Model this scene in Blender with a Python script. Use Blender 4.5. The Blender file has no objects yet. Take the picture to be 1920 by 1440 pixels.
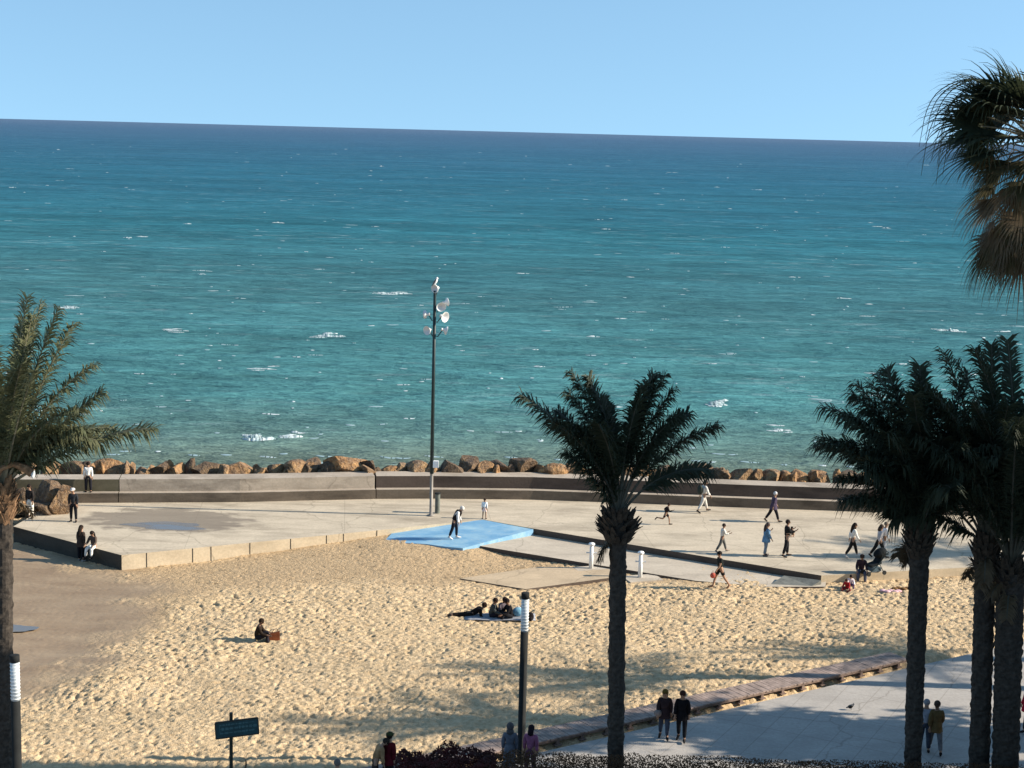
import bpy, bmesh, math, random
import numpy as np
from mathutils import Vector, Matrix, Euler, noise as mnoise

R = math.radians
C = bpy.context.scene.collection
scn = bpy.context.scene

# ------------------------------------------------------------------ camera
H = 19.0
FPX = 3000.0
PITCH = math.atan(474.0 / FPX)
ROLL = R(1.48)
Fv = Vector((0, math.cos(PITCH), -math.sin(PITCH)))
U0 = Vector((0, math.sin(PITCH), math.cos(PITCH)))
R0 = Vector((1, 0, 0))
RV = R0 * math.cos(ROLL) + U0 * math.sin(ROLL)
UV = U0 * math.cos(ROLL) - R0 * math.sin(ROLL)
cam = bpy.data.cameras.new('camera')
camo = bpy.data.objects.new('camera', cam)
C.objects.link(camo)
M = Matrix((RV, UV, -Fv)).transposed().to_4x4()
M.translation = Vector((0, 0, H))
camo.matrix_world = M
cam.sensor_width = 36.0
cam.lens = 36.0 * FPX / 1920.0
cam.clip_start = 0.5
cam.clip_end = 200000
scn.camera = camo

def ray(px, py):
    return Fv + RV * ((px - 960) / FPX) + UV * ((720 - py) / FPX)
def at(px, py, z=0.0):            # survey: a point of the photo on a level at height z
    d = ray(px, py); t = (z - H) / d.z
    return Vector((d.x * t, d.y * t, z))
def atY(px, py, Y):               # a point of the photo at a known distance
    d = ray(px, py); t = Y / d.y
    return Vector((d.x * t, Y, H + d.z * t))

# ------------------------------------------------------------------ light
SUN_EL, SUN_AZ = 26.0, -1.0        # azimuth counted from +X towards +Y
w = bpy.data.worlds.new('World'); scn.world = w; w.use_nodes = True
nt = w.node_tree; nt.nodes.clear()
wo = nt.nodes.new('ShaderNodeOutputWorld'); bg = nt.nodes.new('ShaderNodeBackground')
sky = nt.nodes.new('ShaderNodeTexSky'); sky.sky_type = 'NISHITA'; sky.sun_disc = False
sky.sun_elevation = R(SUN_EL); sky.sun_rotation = R(90 - SUN_AZ)
sky.air_density = 1.0; sky.dust_density = 0.25; sky.ozone_density = 3.5; sky.altitude = 0
bg.inputs['Strength'].default_value = 0.139
# clear air: the pale band at the very horizon is kept out by reading the sky a little higher up
wtc = nt.nodes.new('ShaderNodeTexCoord'); wad = nt.nodes.new('ShaderNodeVectorMath'); wad.operation = 'ADD'
wad.inputs[1].default_value = (0, 0, 0.26); wnm = nt.nodes.new('ShaderNodeVectorMath'); wnm.operation = 'NORMALIZE'
nt.links.new(wtc.outputs['Generated'], wad.inputs[0]); nt.links.new(wad.outputs[0], wnm.inputs[0]); nt.links.new(wnm.outputs[0], sky.inputs['Vector'])
wtn = nt.nodes.new('ShaderNodeMix'); wtn.data_type = 'RGBA'; wtn.blend_type = 'MULTIPLY'; wtn.inputs[0].default_value = 1.0; wtn.inputs[7].default_value = (1.02, 1.05, 0.90, 1)
nt.links.new(sky.outputs[0], wtn.inputs[6]); nt.links.new(wtn.outputs[2], bg.inputs['Color']); nt.links.new(bg.outputs[0], wo.inputs['Surface'])
sl = bpy.data.lights.new('sun', 'SUN'); sl.energy = 4.9; sl.angle = R(0.5); sl.color = (1.0, 0.90, 0.76)
so = bpy.data.objects.new('sun', sl); C.objects.link(so)
SD = Vector((math.cos(R(SUN_EL)) * math.cos(R(SUN_AZ)), math.cos(R(SUN_EL)) * math.sin(R(SUN_AZ)), math.sin(R(SUN_EL))))
so.rotation_euler = SD.to_track_quat('Z', 'Y').to_euler(); so.location = (60, 0, 60)
scn.view_settings.view_transform = 'Standard'; scn.view_settings.look = 'None'
scn.view_settings.exposure = 0.9; scn.view_settings.gamma = 1.0
scn.render.engine = 'CYCLES'
scn.cycles.max_bounces = 5; scn.cycles.transparent_max_bounces = 4
scn.cycles.use_denoising = True

# ------------------------------------------------------------------ helpers
rnd = random.Random(7)
def lin(r, g, b):
    f = lambda c: (c / 255 / 12.92) if c <= 10 else ((c / 255 + 0.055) / 1.055) ** 2.4
    return (f(r), f(g), f(b))
def link(o, parent=None):
    C.objects.link(o)
    if parent: o.parent = parent
    return o
def mesh(name, verts, faces, mat=None, parent=None, smooth=False, loc=None):
    me = bpy.data.meshes.new(name)
    me.from_pydata([tuple(v) for v in verts], [], faces)
    me.update()
    if mat:
        for m_ in (mat if isinstance(mat, (list, tuple)) else [mat]): me.materials.append(m_)
    if smooth: me.polygons.foreach_set('use_smooth', [True] * len(me.polygons))
    o = bpy.data.objects.new(name, me)
    link(o, parent)
    if loc is not None: o.location = loc
    return o
def tag(o, label=None, cat=None, group=None, kind=None):
    if label: o['label'] = label
    if cat: o['category'] = cat
    if group: o['group'] = group
    if kind: o['kind'] = kind
    return o
def empty(name, loc, rz=0.0):
    o = bpy.data.objects.new(name, None); o.empty_display_size = 0.2
    C.objects.link(o); o.location = loc; o.rotation_euler = (0, 0, rz)
    return o
class MB:
    def __init__(s): s.v = []; s.f = []; s.m = []
    def add(s, vs, fs, mi=0):
        n = len(s.v); s.v += [Vector(v) for v in vs]; s.f += [tuple(i + n for i in f) for f in fs]; s.m += [mi] * len(fs)
    def box(s, c, d, rz=0.0, mi=0, rot=None):
        c = Vector(c); x, y, z = d[0] / 2, d[1] / 2, d[2] / 2
        rm = rot if rot is not None else Matrix.Rotation(rz, 3, 'Z')
        p = [c + rm @ Vector(q) for q in ((-x,-y,-z),(x,-y,-z),(x,y,-z),(-x,y,-z),(-x,-y,z),(x,-y,z),(x,y,z),(-x,y,z))]
        s.add(p, [(0,3,2,1),(4,5,6,7),(0,1,5,4),(1,2,6,5),(2,3,7,6),(3,0,4,7)], mi)
    def tube(s, pts, rad, n=8, cap=True, mi=0):
        pts = [Vector(p) for p in pts]
        rad = rad if isinstance(rad, (list, tuple)) else [rad] * len(pts)
        b = len(s.v); up = None
        for i, p in enumerate(pts):
            d = (pts[min(i + 1, len(pts) - 1)] - pts[max(i - 1, 0)]).normalized()
            if up is None: up = d.orthogonal().normalized()
            up = (up - d * up.dot(d)).normalized(); sd = d.cross(up)
            for k in range(n):
                a = 2 * math.pi * k / n
                s.v.append(p + (up * math.cos(a) + sd * math.sin(a)) * rad[i])
        for i in range(len(pts) - 1):
            for k in range(n):
                k2 = (k + 1) % n
                s.f.append((b + i * n + k, b + i * n + k2, b + (i + 1) * n + k2, b + (i + 1) * n + k)); s.m.append(mi)
        if cap:
            s.f.append(tuple(b + k for k in reversed(range(n)))); s.m.append(mi)
            s.f.append(tuple(b + (len(pts) - 1) * n + k for k in range(n))); s.m.append(mi)
    def lathe(s, org, axis, prof, n=16, mi=0):   # prof: (distance along the axis, radius)
        org = Vector(org); axis = Vector(axis).normalized(); u = axis.orthogonal().normalized(); v = axis.cross(u)
        b = len(s.v)
        for d, r in prof:
            for k in range(n):
                a = 2 * math.pi * k / n
                s.v.append(org + axis * d + (u * math.cos(a) + v * math.sin(a)) * max(r, 1e-4))
        for i in range(len(prof) - 1):
            for k in range(n):
                k2 = (k + 1) % n
                s.f.append((b + i * n + k, b + i * n + k2, b + (i + 1) * n + k2, b + (i + 1) * n + k)); s.m.append(mi)
    def ball(s, c, r, nu=12, nv=8, mi=0, rot=None):
        c = Vector(c); r = Vector(r) if not isinstance(r, (int, float)) else Vector((r, r, r)); b = len(s.v)
        rm = rot if rot is not None else Matrix.Identity(3)
        for j in range(nv + 1):
            t = math.pi * j / nv
            for k in range(nu):
                a = 2 * math.pi * k / nu
                s.v.append(c + rm @ Vector((r.x * math.sin(t) * math.cos(a), r.y * math.sin(t) * math.sin(a), r.z * math.cos(t))))
        for j in range(nv):
            for k in range(nu):
                k2 = (k + 1) % nu
                s.f.append((b + j * nu + k, b + (j + 1) * nu + k, b + (j + 1) * nu + k2, b + j * nu + k2)); s.m.append(mi)
    def build(s, name, mat, parent=None, smooth=False, loc=None):
        o = mesh(name, s.v, s.f, mat, parent, smooth, loc)
        if isinstance(mat, (list, tuple)) and len(mat) > 1: o.data.polygons.foreach_set('material_index', s.m)
        return o

# ------------------------------------------------------------------ materials
def newmat(name):
    m = bpy.data.materials.new(name); m.use_nodes = True
    return m, m.node_tree, m.node_tree.nodes['Principled BSDF']
def N(t, typ, **kw):
    n = t.nodes.new(typ)
    for k, v in kw.items():
        if hasattr(n, k): setattr(n, k, v)
    return n
def coords(t, scale=(1, 1, 1), rot=(0, 0, 0), kind='Object'):
    tc = N(t, 'ShaderNodeTexCoord'); mp = N(t, 'ShaderNodeMapping')
    mp.inputs['Scale'].default_value = scale; mp.inputs['Rotation'].default_value = rot
    t.links.new(tc.outputs[kind], mp.inputs['Vector'])
    return mp.outputs['Vector']
def noise(t, vec, scale, detail=4, rough=0.55):
    n = N(t, 'ShaderNodeTexNoise'); n.inputs['Scale'].default_value = scale
    n.inputs['Detail'].default_value = detail; n.inputs['Roughness'].default_value = rough
    t.links.new(vec, n.inputs['Vector']); return n.outputs['Fac']
def ramp(t, fac, stops):
    r = N(t, 'ShaderNodeValToRGB'); e = r.color_ramp.elements
    while len(e) < len(stops): e.new(0.5)
    for i, (p, c) in enumerate(stops):
        e[i].position = p; e[i].color = (c, c, c, 1) if isinstance(c, (int, float)) else (*c, 1)
    t.links.new(fac, r.inputs['Fac']); return r.outputs['Color']
def mix(t, fac, a, b, blend='MIX'):
    n = N(t, 'ShaderNodeMix', data_type='RGBA', blend_type=blend)
    for s_, v in (('Factor', fac), ('A', a), ('B', b)):
        i = [q for q in n.inputs if q.name == s_ and q.enabled][0]
        if isinstance(v, (int, float)): i.default_value = v
        elif isinstance(v, tuple): i.default_value = (*v, 1)
        else: t.links.new(v, i)
    return [q for q in n.outputs if q.enabled][0]
def math_(t, op, a, b=None):
    n = N(t, 'ShaderNodeMath', operation=op)
    for k, v in enumerate((a, b)):
        if v is None: continue
        if isinstance(v, (int, float)): n.inputs[k].default_value = v
        else: t.links.new(v, n.inputs[k])
    return n.outputs[0]
def bump(t, bs, h, strength=0.5, dist=0.05):
    b = N(t, 'ShaderNodeBump'); b.inputs['Strength'].default_value = strength; b.inputs['Distance'].default_value = dist
    t.links.new(h, b.inputs['Height']); t.links.new(b.outputs['Normal'], bs.inputs['Normal'])
def simple(name, col, rough=0.8, var=0.25, scale=6.0, bmp=0.2, metal=0.0, spec=0.3, objrand=0.0, detail=4):
    m, t, bs = newmat(name)
    v = coords(t)
    f = noise(t, v, scale, detail)
    dark = tuple(c * (1 - var) for c in col); lite = tuple(min(1, c * (1 + var)) for c in col)
    c = ramp(t, f, [(0.3, dark), (0.7, lite)])
    if objrand:
        oi = N(t, 'ShaderNodeObjectInfo')
        k = ramp(t, oi.outputs['Random'], [(0, 1 - objrand), (1, 1 + objrand)])
        c = mix(t, 1.0, c, k, 'MULTIPLY')
    t.links.new(c, bs.inputs['Base Color'])
    bs.inputs['Roughness'].default_value = rough; bs.inputs['Metallic'].default_value = metal
    bs.inputs['Specular IOR Level'].default_value = spec
    if bmp: bump(t, bs, f, bmp, 0.03)
    return m
_cl = {}
def cloth(rgb):
    if rgb not in _cl:
        _cl[rgb] = simple('fabric', lin(*rgb), 0.9, 0.32, 7, 0.5, spec=0.15)
    return _cl[rgb]

def concrete(name, col, stain=(0.11, 0.085, 0.06), sscale=(0.25, 0.25, 0.9), amount=0.5, joints=None, fine=9.0):
    m, t, bs = newmat(name)
    v = coords(t); vs = coords(t, sscale)
    f1 = noise(t, v, fine, 6, 0.6); f2 = noise(t, vs, 1.6, 6, 0.62); f3 = noise(t, v, 0.55, 5, 0.6)
    c = ramp(t, f1, [(0.25, tuple(x * 0.84 for x in col)), (0.75, tuple(x * 1.13 for x in col))])
    c = mix(t, math_(t, 'MULTIPLY', ramp(t, f2, [(0.47, 0.0), (0.72, 1.0)]), amount), c, stain)
    c = mix(t, math_(t, 'MULTIPLY', ramp(t, f3, [(0.35, 0.0), (0.7, 1.0)]), 0.35), c, tuple(x * 0.72 for x in col))
    vd = N(t, 'ShaderNodeTexVoronoi'); vd.feature = 'DISTANCE_TO_EDGE'; vd.inputs['Scale'].default_value = 0.17
    vv = N(t, 'ShaderNodeVectorMath', operation='ADD'); nz3 = N(t, 'ShaderNodeTexNoise'); nz3.inputs['Scale'].default_value = 0.8; nz3.inputs['Detail'].default_value = 5
    t.links.new(v, nz3.inputs['Vector']); t.links.new(v, vv.inputs[0]); t.links.new(nz3.outputs['Color'], vv.inputs[1]); t.links.new(vv.outputs[0], vd.inputs['Vector'])
    c = mix(t, math_(t, 'MULTIPLY', ramp(t, vd.outputs['Distance'], [(0.0, 1.0), (0.006, 0.0)]), 0.38), c, (0.09, 0.075, 0.055))
    f4 = noise(t, coords(t, (0.5, 1.1, 1)), 1.3, 7, 0.7)
    c = mix(t, math_(t, 'MULTIPLY', ramp(t, f4, [(0.50, 0.0), (0.66, 1.0)]), 0.30), c, tuple(x * 0.62 for x in col))
    c = mix(t, math_(t, 'MULTIPLY', ramp(t, f4, [(0.34, 1.0), (0.46, 0.0)]), 0.35), c, tuple(min(.8, x * 1.22) for x in col))
    h = f1
    if joints:
        sx, sy, rz = joints
        vj = coords(t, (1, 1, 1), (0, 0, rz)); sp = N(t, 'ShaderNodeSeparateXYZ'); t.links.new(vj, sp.inputs[0])
        def line(o_, sz):
            a = math_(t, 'FRACT', math_(t, 'DIVIDE', o_, sz))
            a = math_(t, 'ABSOLUTE', math_(t, 'SUBTRACT', a, 0.5))
            return math_(t, 'GREATER_THAN', a, 0.5 - 0.018 / sz)
        j = math_(t, 'MAXIMUM', line(sp.outputs['X'], sx), line(sp.outputs['Y'], sy))
        c = mix(t, math_(t, 'MULTIPLY', j, 0.26), c, (0.1, 0.085, 0.065))
    t.links.new(c, bs.inputs['Base Color']); bs.inputs['Roughness'].default_value = 0.9
    bs.inputs['Specular IOR Level'].default_value = 0.2
    bump(t, bs, h, 0.35, 0.02)
    return m, t, bs, c

MAT = {}
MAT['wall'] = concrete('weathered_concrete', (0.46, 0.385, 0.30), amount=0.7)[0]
MAT['wall_shaded'] = concrete('shade_dark_concrete', (0.11, 0.083, 0.066), stain=(0.04, 0.03, 0.025), amount=0.85)[0]  # stained concrete with the shade of these faces put into the colour
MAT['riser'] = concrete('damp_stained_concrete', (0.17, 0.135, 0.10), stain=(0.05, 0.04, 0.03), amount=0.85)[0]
MAT['ledge'] = concrete('pale_ledge_concrete', (0.42, 0.355, 0.285), amount=0.6)[0]
MAT['wall_left'] = concrete('dark_left_concrete', (0.13, 0.115, 0.075), stain=(0.05, 0.05, 0.025), amount=0.9)[0]  # darker concrete for the left end of the sea wall
MAT['edge_wall'] = concrete('pale_concrete', (0.56, 0.46, 0.32), amount=0.3)[0]
MAT['slab'] = concrete('slab_concrete', (0.50, 0.43, 0.34), sscale=(0.2, 0.6, 1), amount=0.3)[0]
MAT['paving'] = concrete('pavement_slabs', (0.40, 0.37, 0.335), sscale=(0.2, 0.2, 1), amount=0.18, joints=(1.05, 2.4, R(28)))[0]
# plaza: pale concrete with a damp stain round the puddle
m, t, bs, c = concrete('plaza_concrete', (0.53, 0.448, 0.335), sscale=(0.16, 0.55, 1), amount=0.6, joints=(7.3, 9.1, R(-6)))
PUD = at(318, 983, -0.3)
tc = N(t, 'ShaderNodeTexCoord'); mp = N(t, 'ShaderNodeMapping'); mp.vector_type = 'POINT'
mp.inputs['Location'].default_value = (-PUD.x / 4.6 + 0.05, -(PUD.y + 0.9) / 2.6, 0); mp.inputs['Scale'].default_value = (1 / 4.6, 1 / 2.6, 1)
t.links.new(tc.outputs['Object'], mp.inputs[0])
ln = N(t, 'ShaderNodeVectorMath', operation='LENGTH'); t.links.new(mp.outputs[0], ln.inputs[0])
nz = noise(t, coords(t, (1, 2, 1)), 0.9, 5)
d_ = math_(t, 'ADD', ln.outputs['Value'], math_(t, 'MULTIPLY', math_(t, 'SUBTRACT', nz, 0.5), 1.1))
damp = ramp(t, d_, [(0.80, 1.0), (1.05, 0.0)])
c2 = mix(t, math_(t, 'MULTIPLY', damp, 0.75), c, (0.17, 0.14, 0.11))
t.links.new(c2, bs.inputs['Base Color'])
MAT['plaza'] = m
# sand
m, t, bs = newmat('beach_sand')
v = coords(t)
f1 = noise(t, v, 3.2, 6, 0.7); f2 = noise(t, v, 0.35, 4, 0.6); f3 = noise(t, v, 26, 3, 0.6)
c = ramp(t, f1, [(0.25, (0.40, 0.275, 0.150)), (0.55, (0.60, 0.445, 0.268)), (0.8, (0.75, 0.58, 0.37))])
c = mix(t, math_(t, 'MULTIPLY', ramp(t, f2, [(0.4, 0.0), (0.7, 1.0)]), 0.35), c, (0.42, 0.32, 0.19))
at_ = N(t, 'ShaderNodeAttribute'); at_.attribute_name = 'wet'
ca_ = N(t, 'ShaderNodeAttribute'); ca_.attribute_name = 'calm'
c = mix(t, math_(t, 'MULTIPLY', ca_.outputs['Fac'], 0.62), c, (0.40, 0.275, 0.155))
litter = ramp(t, noise(t, coords(t, (0.7, 1.6, 1)), 2.3, 6, 0.75), [(0.57, 0.0), (0.66, 1.0)])
lm = N(t, 'ShaderNodeAttribute'); lm.attribute_name = 'litter'
c = mix(t, math_(t, 'MULTIPLY', litter, lm.outputs['Fac']), c, (0.16, 0.11, 0.06))
wetc = ramp(t, noise(t, coords(t, (0.3, 0.8, 1)), 1.2, 5), [(0.3, (0.235, 0.165, 0.105)), (0.7, (0.33, 0.245, 0.16))])
wetc = mix(t, math_(t, 'MULTIPLY', ramp(t, noise(t, coords(t, (0.5, 2.2, 1)), 1.6, 6, 0.75), [(0.60, 0.0), (0.72, 1.0)]), 0.55), wetc, (0.15, 0.115, 0.075))
c = mix(t, at_.outputs['Fac'], c, wetc)
t.links.new(c, bs.inputs['Base Color'])
t.links.new(ramp(t, at_.outputs['Fac'], [(0, 0.95), (1, 0.62)]), bs.inputs['Roughness'])
bs.inputs['Specular IOR Level'].default_value = 0.2
dry = math_(t, 'SUBTRACT', 1.0, at_.outputs['Fac'])
bump(t, bs, math_(t, 'MULTIPLY', math_(t, 'ADD', f3, math_(t, 'MULTIPLY', noise(t, v, 9, 4, 0.6), 2.0)), math_(t, 'ADD', math_(t, 'MULTIPLY', dry, 0.9), 0.08)), 0.8, 0.05)
c = None
MAT['sand'] = m
MAT['earth'] = simple('bare_ground', (0.3, 0.25, 0.19), 0.95, 0.3, 0.5)
# sea: the water's own colour runs from silty green inshore to blue offshore; horizon haze is painted into the far stops
m, t, bs = newmat('sea_water')
tc = N(t, 'ShaderNodeTexCoord'); sp = N(t, 'ShaderNodeSeparateXYZ'); t.links.new(tc.outputs['Object'], sp.inputs[0])
wob = noise(t, coords(t, (0.004, 0.012, 1)), 1.0, 5, 0.6)
# 100/Y falls from 1 inshore to 0 at the horizon
inv = math_(t, 'DIVIDE', 95.0, sp.outputs['Y'])
inv = math_(t, 'ADD', inv, math_(t, 'MULTIPLY', math_(t, 'MULTIPLY', math_(t, 'SUBTRACT', wob, 0.5), inv), 0.55))
SEA = [(0.00, (0.080, 0.128, 0.205)), (0.02, (0.050, 0.112, 0.190)), (0.06, (0.033, 0.112, 0.185)), (0.12, (0.026, 0.121, 0.186)), (0.30, (0.030, 0.146, 0.186)),
       (0.47, (0.056, 0.172, 0.192)), (0.60, (0.062, 0.198, 0.212)), (0.74, (0.074, 0.214, 0.218)), (0.92, (0.142, 0.206, 0.172)), (1.0, (0.152, 0.196, 0.146))]
body = ramp(t, inv, SEA)
nB = noise(t, coords(t, (0.10, 0.30, 1)), 1.0, 6, 0.62)
nC = noise(t, coords(t, (0.012, 0.05, 1)), 1.0, 5, 0.6)
nS = noise(t, coords(t, (0.45, 1.5, 1)), 1.0, 5, 0.65)
k = mix(t, 1.0, ramp(t, nB, [(0.3, 0.74), (0.7, 1.28)]), ramp(t, nC, [(0.3, 0.82), (0.7, 1.18)]), 'MULTIPLY')
body = mix(t, 1.0, body, k, 'MULTIPLY')
body = mix(t, 1.0, body, ramp(t, nS, [(0.3, 0.78), (0.7, 1.26)]), 'MULTIPLY')
nF = noise(t, coords(t, (0.16, 0.42, 1)), 1.0, 7, 0.72); nG = noise(t, coords(t, (0.02, 0.045, 1)), 1.0, 3, 0.5)
fl_ = math_(t, 'MULTIPLY', ramp(t, nF, [(0.56, 0.0), (0.68, 1.0)]), ramp(t, nG, [(0.42, 0.15), (0.62, 0.9)]))
body = mix(t, math_(t, 'MULTIPLY', fl_, 0.55), body, (0.34, 0.46, 0.48))
hh = math_(t, 'ADD', math_(t, 'MULTIPLY', nB, 1.0), math_(t, 'ADD', math_(t, 'MULTIPLY', nS, 0.42), math_(t, 'MULTIPLY', nC, 3.0)))
bm_ = N(t, 'ShaderNodeBump'); bm_.inputs['Strength'].default_value = 1.0; bm_.inputs['Distance'].default_value = 1.6; t.links.new(hh, bm_.inputs['Height'])
# a choppy sea: the faces turned to the viewer show the water's colour, little sky is mirrored
df = N(t, 'ShaderNodeBsdfDiffuse'); gl = N(t, 'ShaderNodeBsdfGlossy'); gl.inputs['Roughness'].default_value = 0.24
lw_ = N(t, 'ShaderNodeFresnel'); lw_.inputs['IOR'].default_value = 1.33; mx = N(t, 'ShaderNodeMixShader')
for n_ in (df, gl, lw_): t.links.new(bm_.outputs['Normal'], n_.inputs['Normal'])
t.links.new(body, df.inputs['Color']); t.links.new(math_(t, 'MULTIPLY', lw_.outputs[0], 0.20), mx.inputs[0])
t.links.new(df.outputs[0], mx.inputs[1]); t.links.new(gl.outputs[0], mx.inputs[2]); t.links.new(mx.outputs[0], t.nodes['Material Output'].inputs['Surface'])
MAT['sea'] = m
m, t, bs = newmat('sea_foam'); t.links.new(ramp(t, noise(t, coords(t, (1.0, 1.0, 2.5)), 3.0, 5, 0.7), [(0.36, (0.14, 0.25, 0.27)), (0.66, (0.66, 0.71, 0.71))]), bs.inputs['Base Color']); bs.inputs['Roughness'].default_value = 0.7
MAT['foam'] = m
m, t, bs = newmat('thin_sea_foam'); bs.inputs['Base Color'].default_value = (0.26, 0.37, 0.39, 1); bs.inputs['Roughness'].default_value = 0.6
MAT['foam_thin'] = m
# puddle water
m, t, bs = newmat('puddle_water'); bs.inputs['Base Color'].default_value = (0.15, 0.125, 0.095, 1); t.links.new(ramp(t, noise(t, coords(t, (.5, 1.6, 1)), 1.1, 5, .6), [(0.42, 0.05), (0.58, 0.5)]), bs.inputs['Roughness'])
bs.inputs['Specular IOR Level'].default_value = 1.0; bs.inputs['IOR'].default_value = 2.1
MAT['puddle'] = m
# blue painted ramp
m, t, bs = newmat('blue_paint'); v = coords(t, (1, 1.6, 1))
f = noise(t, v, 1.3, 6, 0.65); f2 = noise(t, v, 0.5, 4)
c = ramp(t, f, [(0.3, (0.12, 0.29, 0.46)), (0.55, (0.19, 0.37, 0.53)), (0.75, (0.34, 0.50, 0.58))])
c = mix(t, ramp(t, f2, [(0.5, 0.0), (0.7, 0.6)]), c, (0.38, 0.55, 0.60))
c = mix(t, ramp(t, noise(t, v, 2.6, 7, 0.75), [(0.58, 0.0), (0.70, 0.75)]), c, (0.42, 0.40, 0.33))
t.links.new(c, bs.inputs['Base Color']); bs.inputs['Roughness'].default_value = 0.6
MAT['blue'] = m
# rocks
m, t, bs = newmat('boulder_stone'); v = coords(t)
oi = N(t, 'ShaderNodeObjectInfo')
f1 = noise(t, v, 2.2, 6, 0.65); f2 = noise(t, v, 7.0, 5, 0.6)
c = ramp(t, f1, [(0.36, (0.06, 0.038, 0.026)), (0.52, (0.22, 0.13, 0.062)), (0.74, (0.46, 0.30, 0.14))])
c = mix(t, ramp(t, f2, [(0.4, 0.0), (0.75, 0.5)]), c, (0.42, 0.34, 0.25))
c = mix(t, 1.0, c, ramp(t, oi.outputs['Random'], [(0, (0.42, 0.42, 0.44)), (0.3, (0.62, 0.60, 0.58)), (0.45, (1.0, 0.92, 0.82)), (0.75, (1.3, 1.08, 0.8)), (1, (0.9, 0.95, 1.0))]), 'MULTIPLY')
t.links.new(c, bs.inputs['Base Color']); bs.inputs['Roughness'].default_value = 0.9
bump(t, bs, f2, 0.9, 0.2)
MAT['rock'] = m
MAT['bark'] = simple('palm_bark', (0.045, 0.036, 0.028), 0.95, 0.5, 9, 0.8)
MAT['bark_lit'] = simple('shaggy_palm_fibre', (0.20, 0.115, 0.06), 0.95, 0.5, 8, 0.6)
MAT['boot'] = simple('palm_leaf_bases', (0.055, 0.040, 0.027), 0.95, 0.5, 9, 0.5)
def leafmat(name, col, tip, trans=0.25):
    m, t, bs = newmat(name); v = coords(t)
    c = ramp(t, noise(t, v, 2.5, 4), [(0.3, col), (0.75, tip)])
    t.links.new(c, bs.inputs['Base Color']); bs.inputs['Roughness'].default_value = 0.65
    bs.inputs['Specular IOR Level'].default_value = 0.25
    tr = N(t, 'ShaderNodeBsdfTranslucent'); t.links.new(c, tr.inputs['Color'])
    mx = N(t, 'ShaderNodeMixShader'); mx.inputs[0].default_value = trans
    t.links.new(bs.outputs[0], mx.inputs[1]); t.links.new(tr.outputs[0], mx.inputs[2])
    t.links.new(mx.outputs[0], t.nodes['Material Output'].inputs['Surface'])
    return m
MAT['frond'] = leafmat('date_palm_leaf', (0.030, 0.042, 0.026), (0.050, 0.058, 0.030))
MAT['frond_lit'] = leafmat('sunlit_grey_green_leaf', (0.085, 0.105, 0.052), (0.175, 0.168, 0.088))  # lit copy of the palm leaf, sunlight put into its paler colour
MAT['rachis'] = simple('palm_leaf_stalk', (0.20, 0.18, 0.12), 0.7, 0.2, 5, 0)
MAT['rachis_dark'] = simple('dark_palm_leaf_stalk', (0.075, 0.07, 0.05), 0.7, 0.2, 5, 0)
MAT['fan'] = leafmat('fan_palm_leaf', (0.028, 0.040, 0.022), (0.055, 0.062, 0.030))
MAT['fan_dead'] = leafmat('dry_fan_palm_leaf', (0.075, 0.052, 0.028), (0.16, 0.115, 0.065), 0.15)
MAT['fan_mid'] = leafmat('yellowing_fan_palm_leaf', (0.055, 0.052, 0.024), (0.11, 0.09, 0.04), 0.2)
MAT['leaf'] = leafmat('broad_leaf', (0.035, 0.065, 0.025), (0.07, 0.10, 0.035))
MAT['maroon'] = leafmat('dark_red_leaf', (0.035, 0.016, 0.012), (0.10, 0.018, 0.018))
MAT['dryhedge'] = leafmat('dry_hedge_leaf', (0.075, 0.042, 0.02), (0.115, 0.058, 0.026), 0.45)
MAT['metal_dark'] = simple('dark_green_paint', (0.016, 0.030, 0.030), 0.45, 0.2, 4, 0)
MAT['metal_sunlit'] = simple('sunlit_pole_paint', (0.24, 0.215, 0.185), 0.5, 0.15, 3, 0)  # paler copy standing in for sunlight on the lower mast
MAT['white'] = simple('white_paint', (0.78, 0.78, 0.76), 0.45, 0.06, 3, 0.05)
MAT['horn'] = simple('white_horn_plastic', (0.72, 0.72, 0.70), 0.4, 0.05, 3, 0)
MAT['post'] = simple('black_post_paint', (0.014, 0.015, 0.014), 0.85, 0.25, 4, 0)
MAT['lens'] = simple('frosted_lamp_cover', (0.50, 0.54, 0.55), 0.25, 0.1, 4, 0)
MAT['plank'] = simple('red_brown_planks', (0.29, 0.22, 0.185), 0.85, 0.35, 3.5, 0.3)
MAT['plank_dark'] = simple('boardwalk_timber', (0.20, 0.14, 0.11), 0.9, 0.3, 5, 0.3)
MAT['brick'] = simple('terracotta_coping', (0.22, 0.10, 0.06), 0.9, 0.4, 9, 0.5)
MAT['sign'] = simple('teal_sign_paint', (0.015, 0.055, 0.062), 0.45, 0.25, 6, 0)
MAT['sign_frame'] = simple('dark_sign_frame', (0.022, 0.026, 0.02), 0.5, 0.2, 6, 0)
MAT['sign_text'] = simple('faded_sign_lettering', (0.045, 0.115, 0.125), 0.5, 0.2, 6, 0)
MAT['skin'] = simple('skin', (0.33, 0.19, 0.12), 0.6, 0.1, 6, 0)
MAT['skin_dark'] = simple('tanned_skin', (0.20, 0.11, 0.07), 0.6, 0.1, 6, 0)
MAT['eye'] = simple('eye', (0.02, 0.015, 0.012), 0.2, 0.0, 3, 0)
MAT['stucco'] = simple('cream_stucco', (0.5, 0.44, 0.36), 0.9, 0.1, 2, 0.1)
MAT['glass'] = simple('window_glass', (0.03, 0.04, 0.05), 0.08, 0.1, 1, 0, spec=0.8)
MAT['ramp_metal'] = simple('grey_ramp_sheet', (0.16, 0.16, 0.14), 0.6, 0.25, 5, 0.1)
MAT['feather'] = simple('white_feather', (0.75, 0.75, 0.74), 0.7, 0.05, 9, 0)
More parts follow.
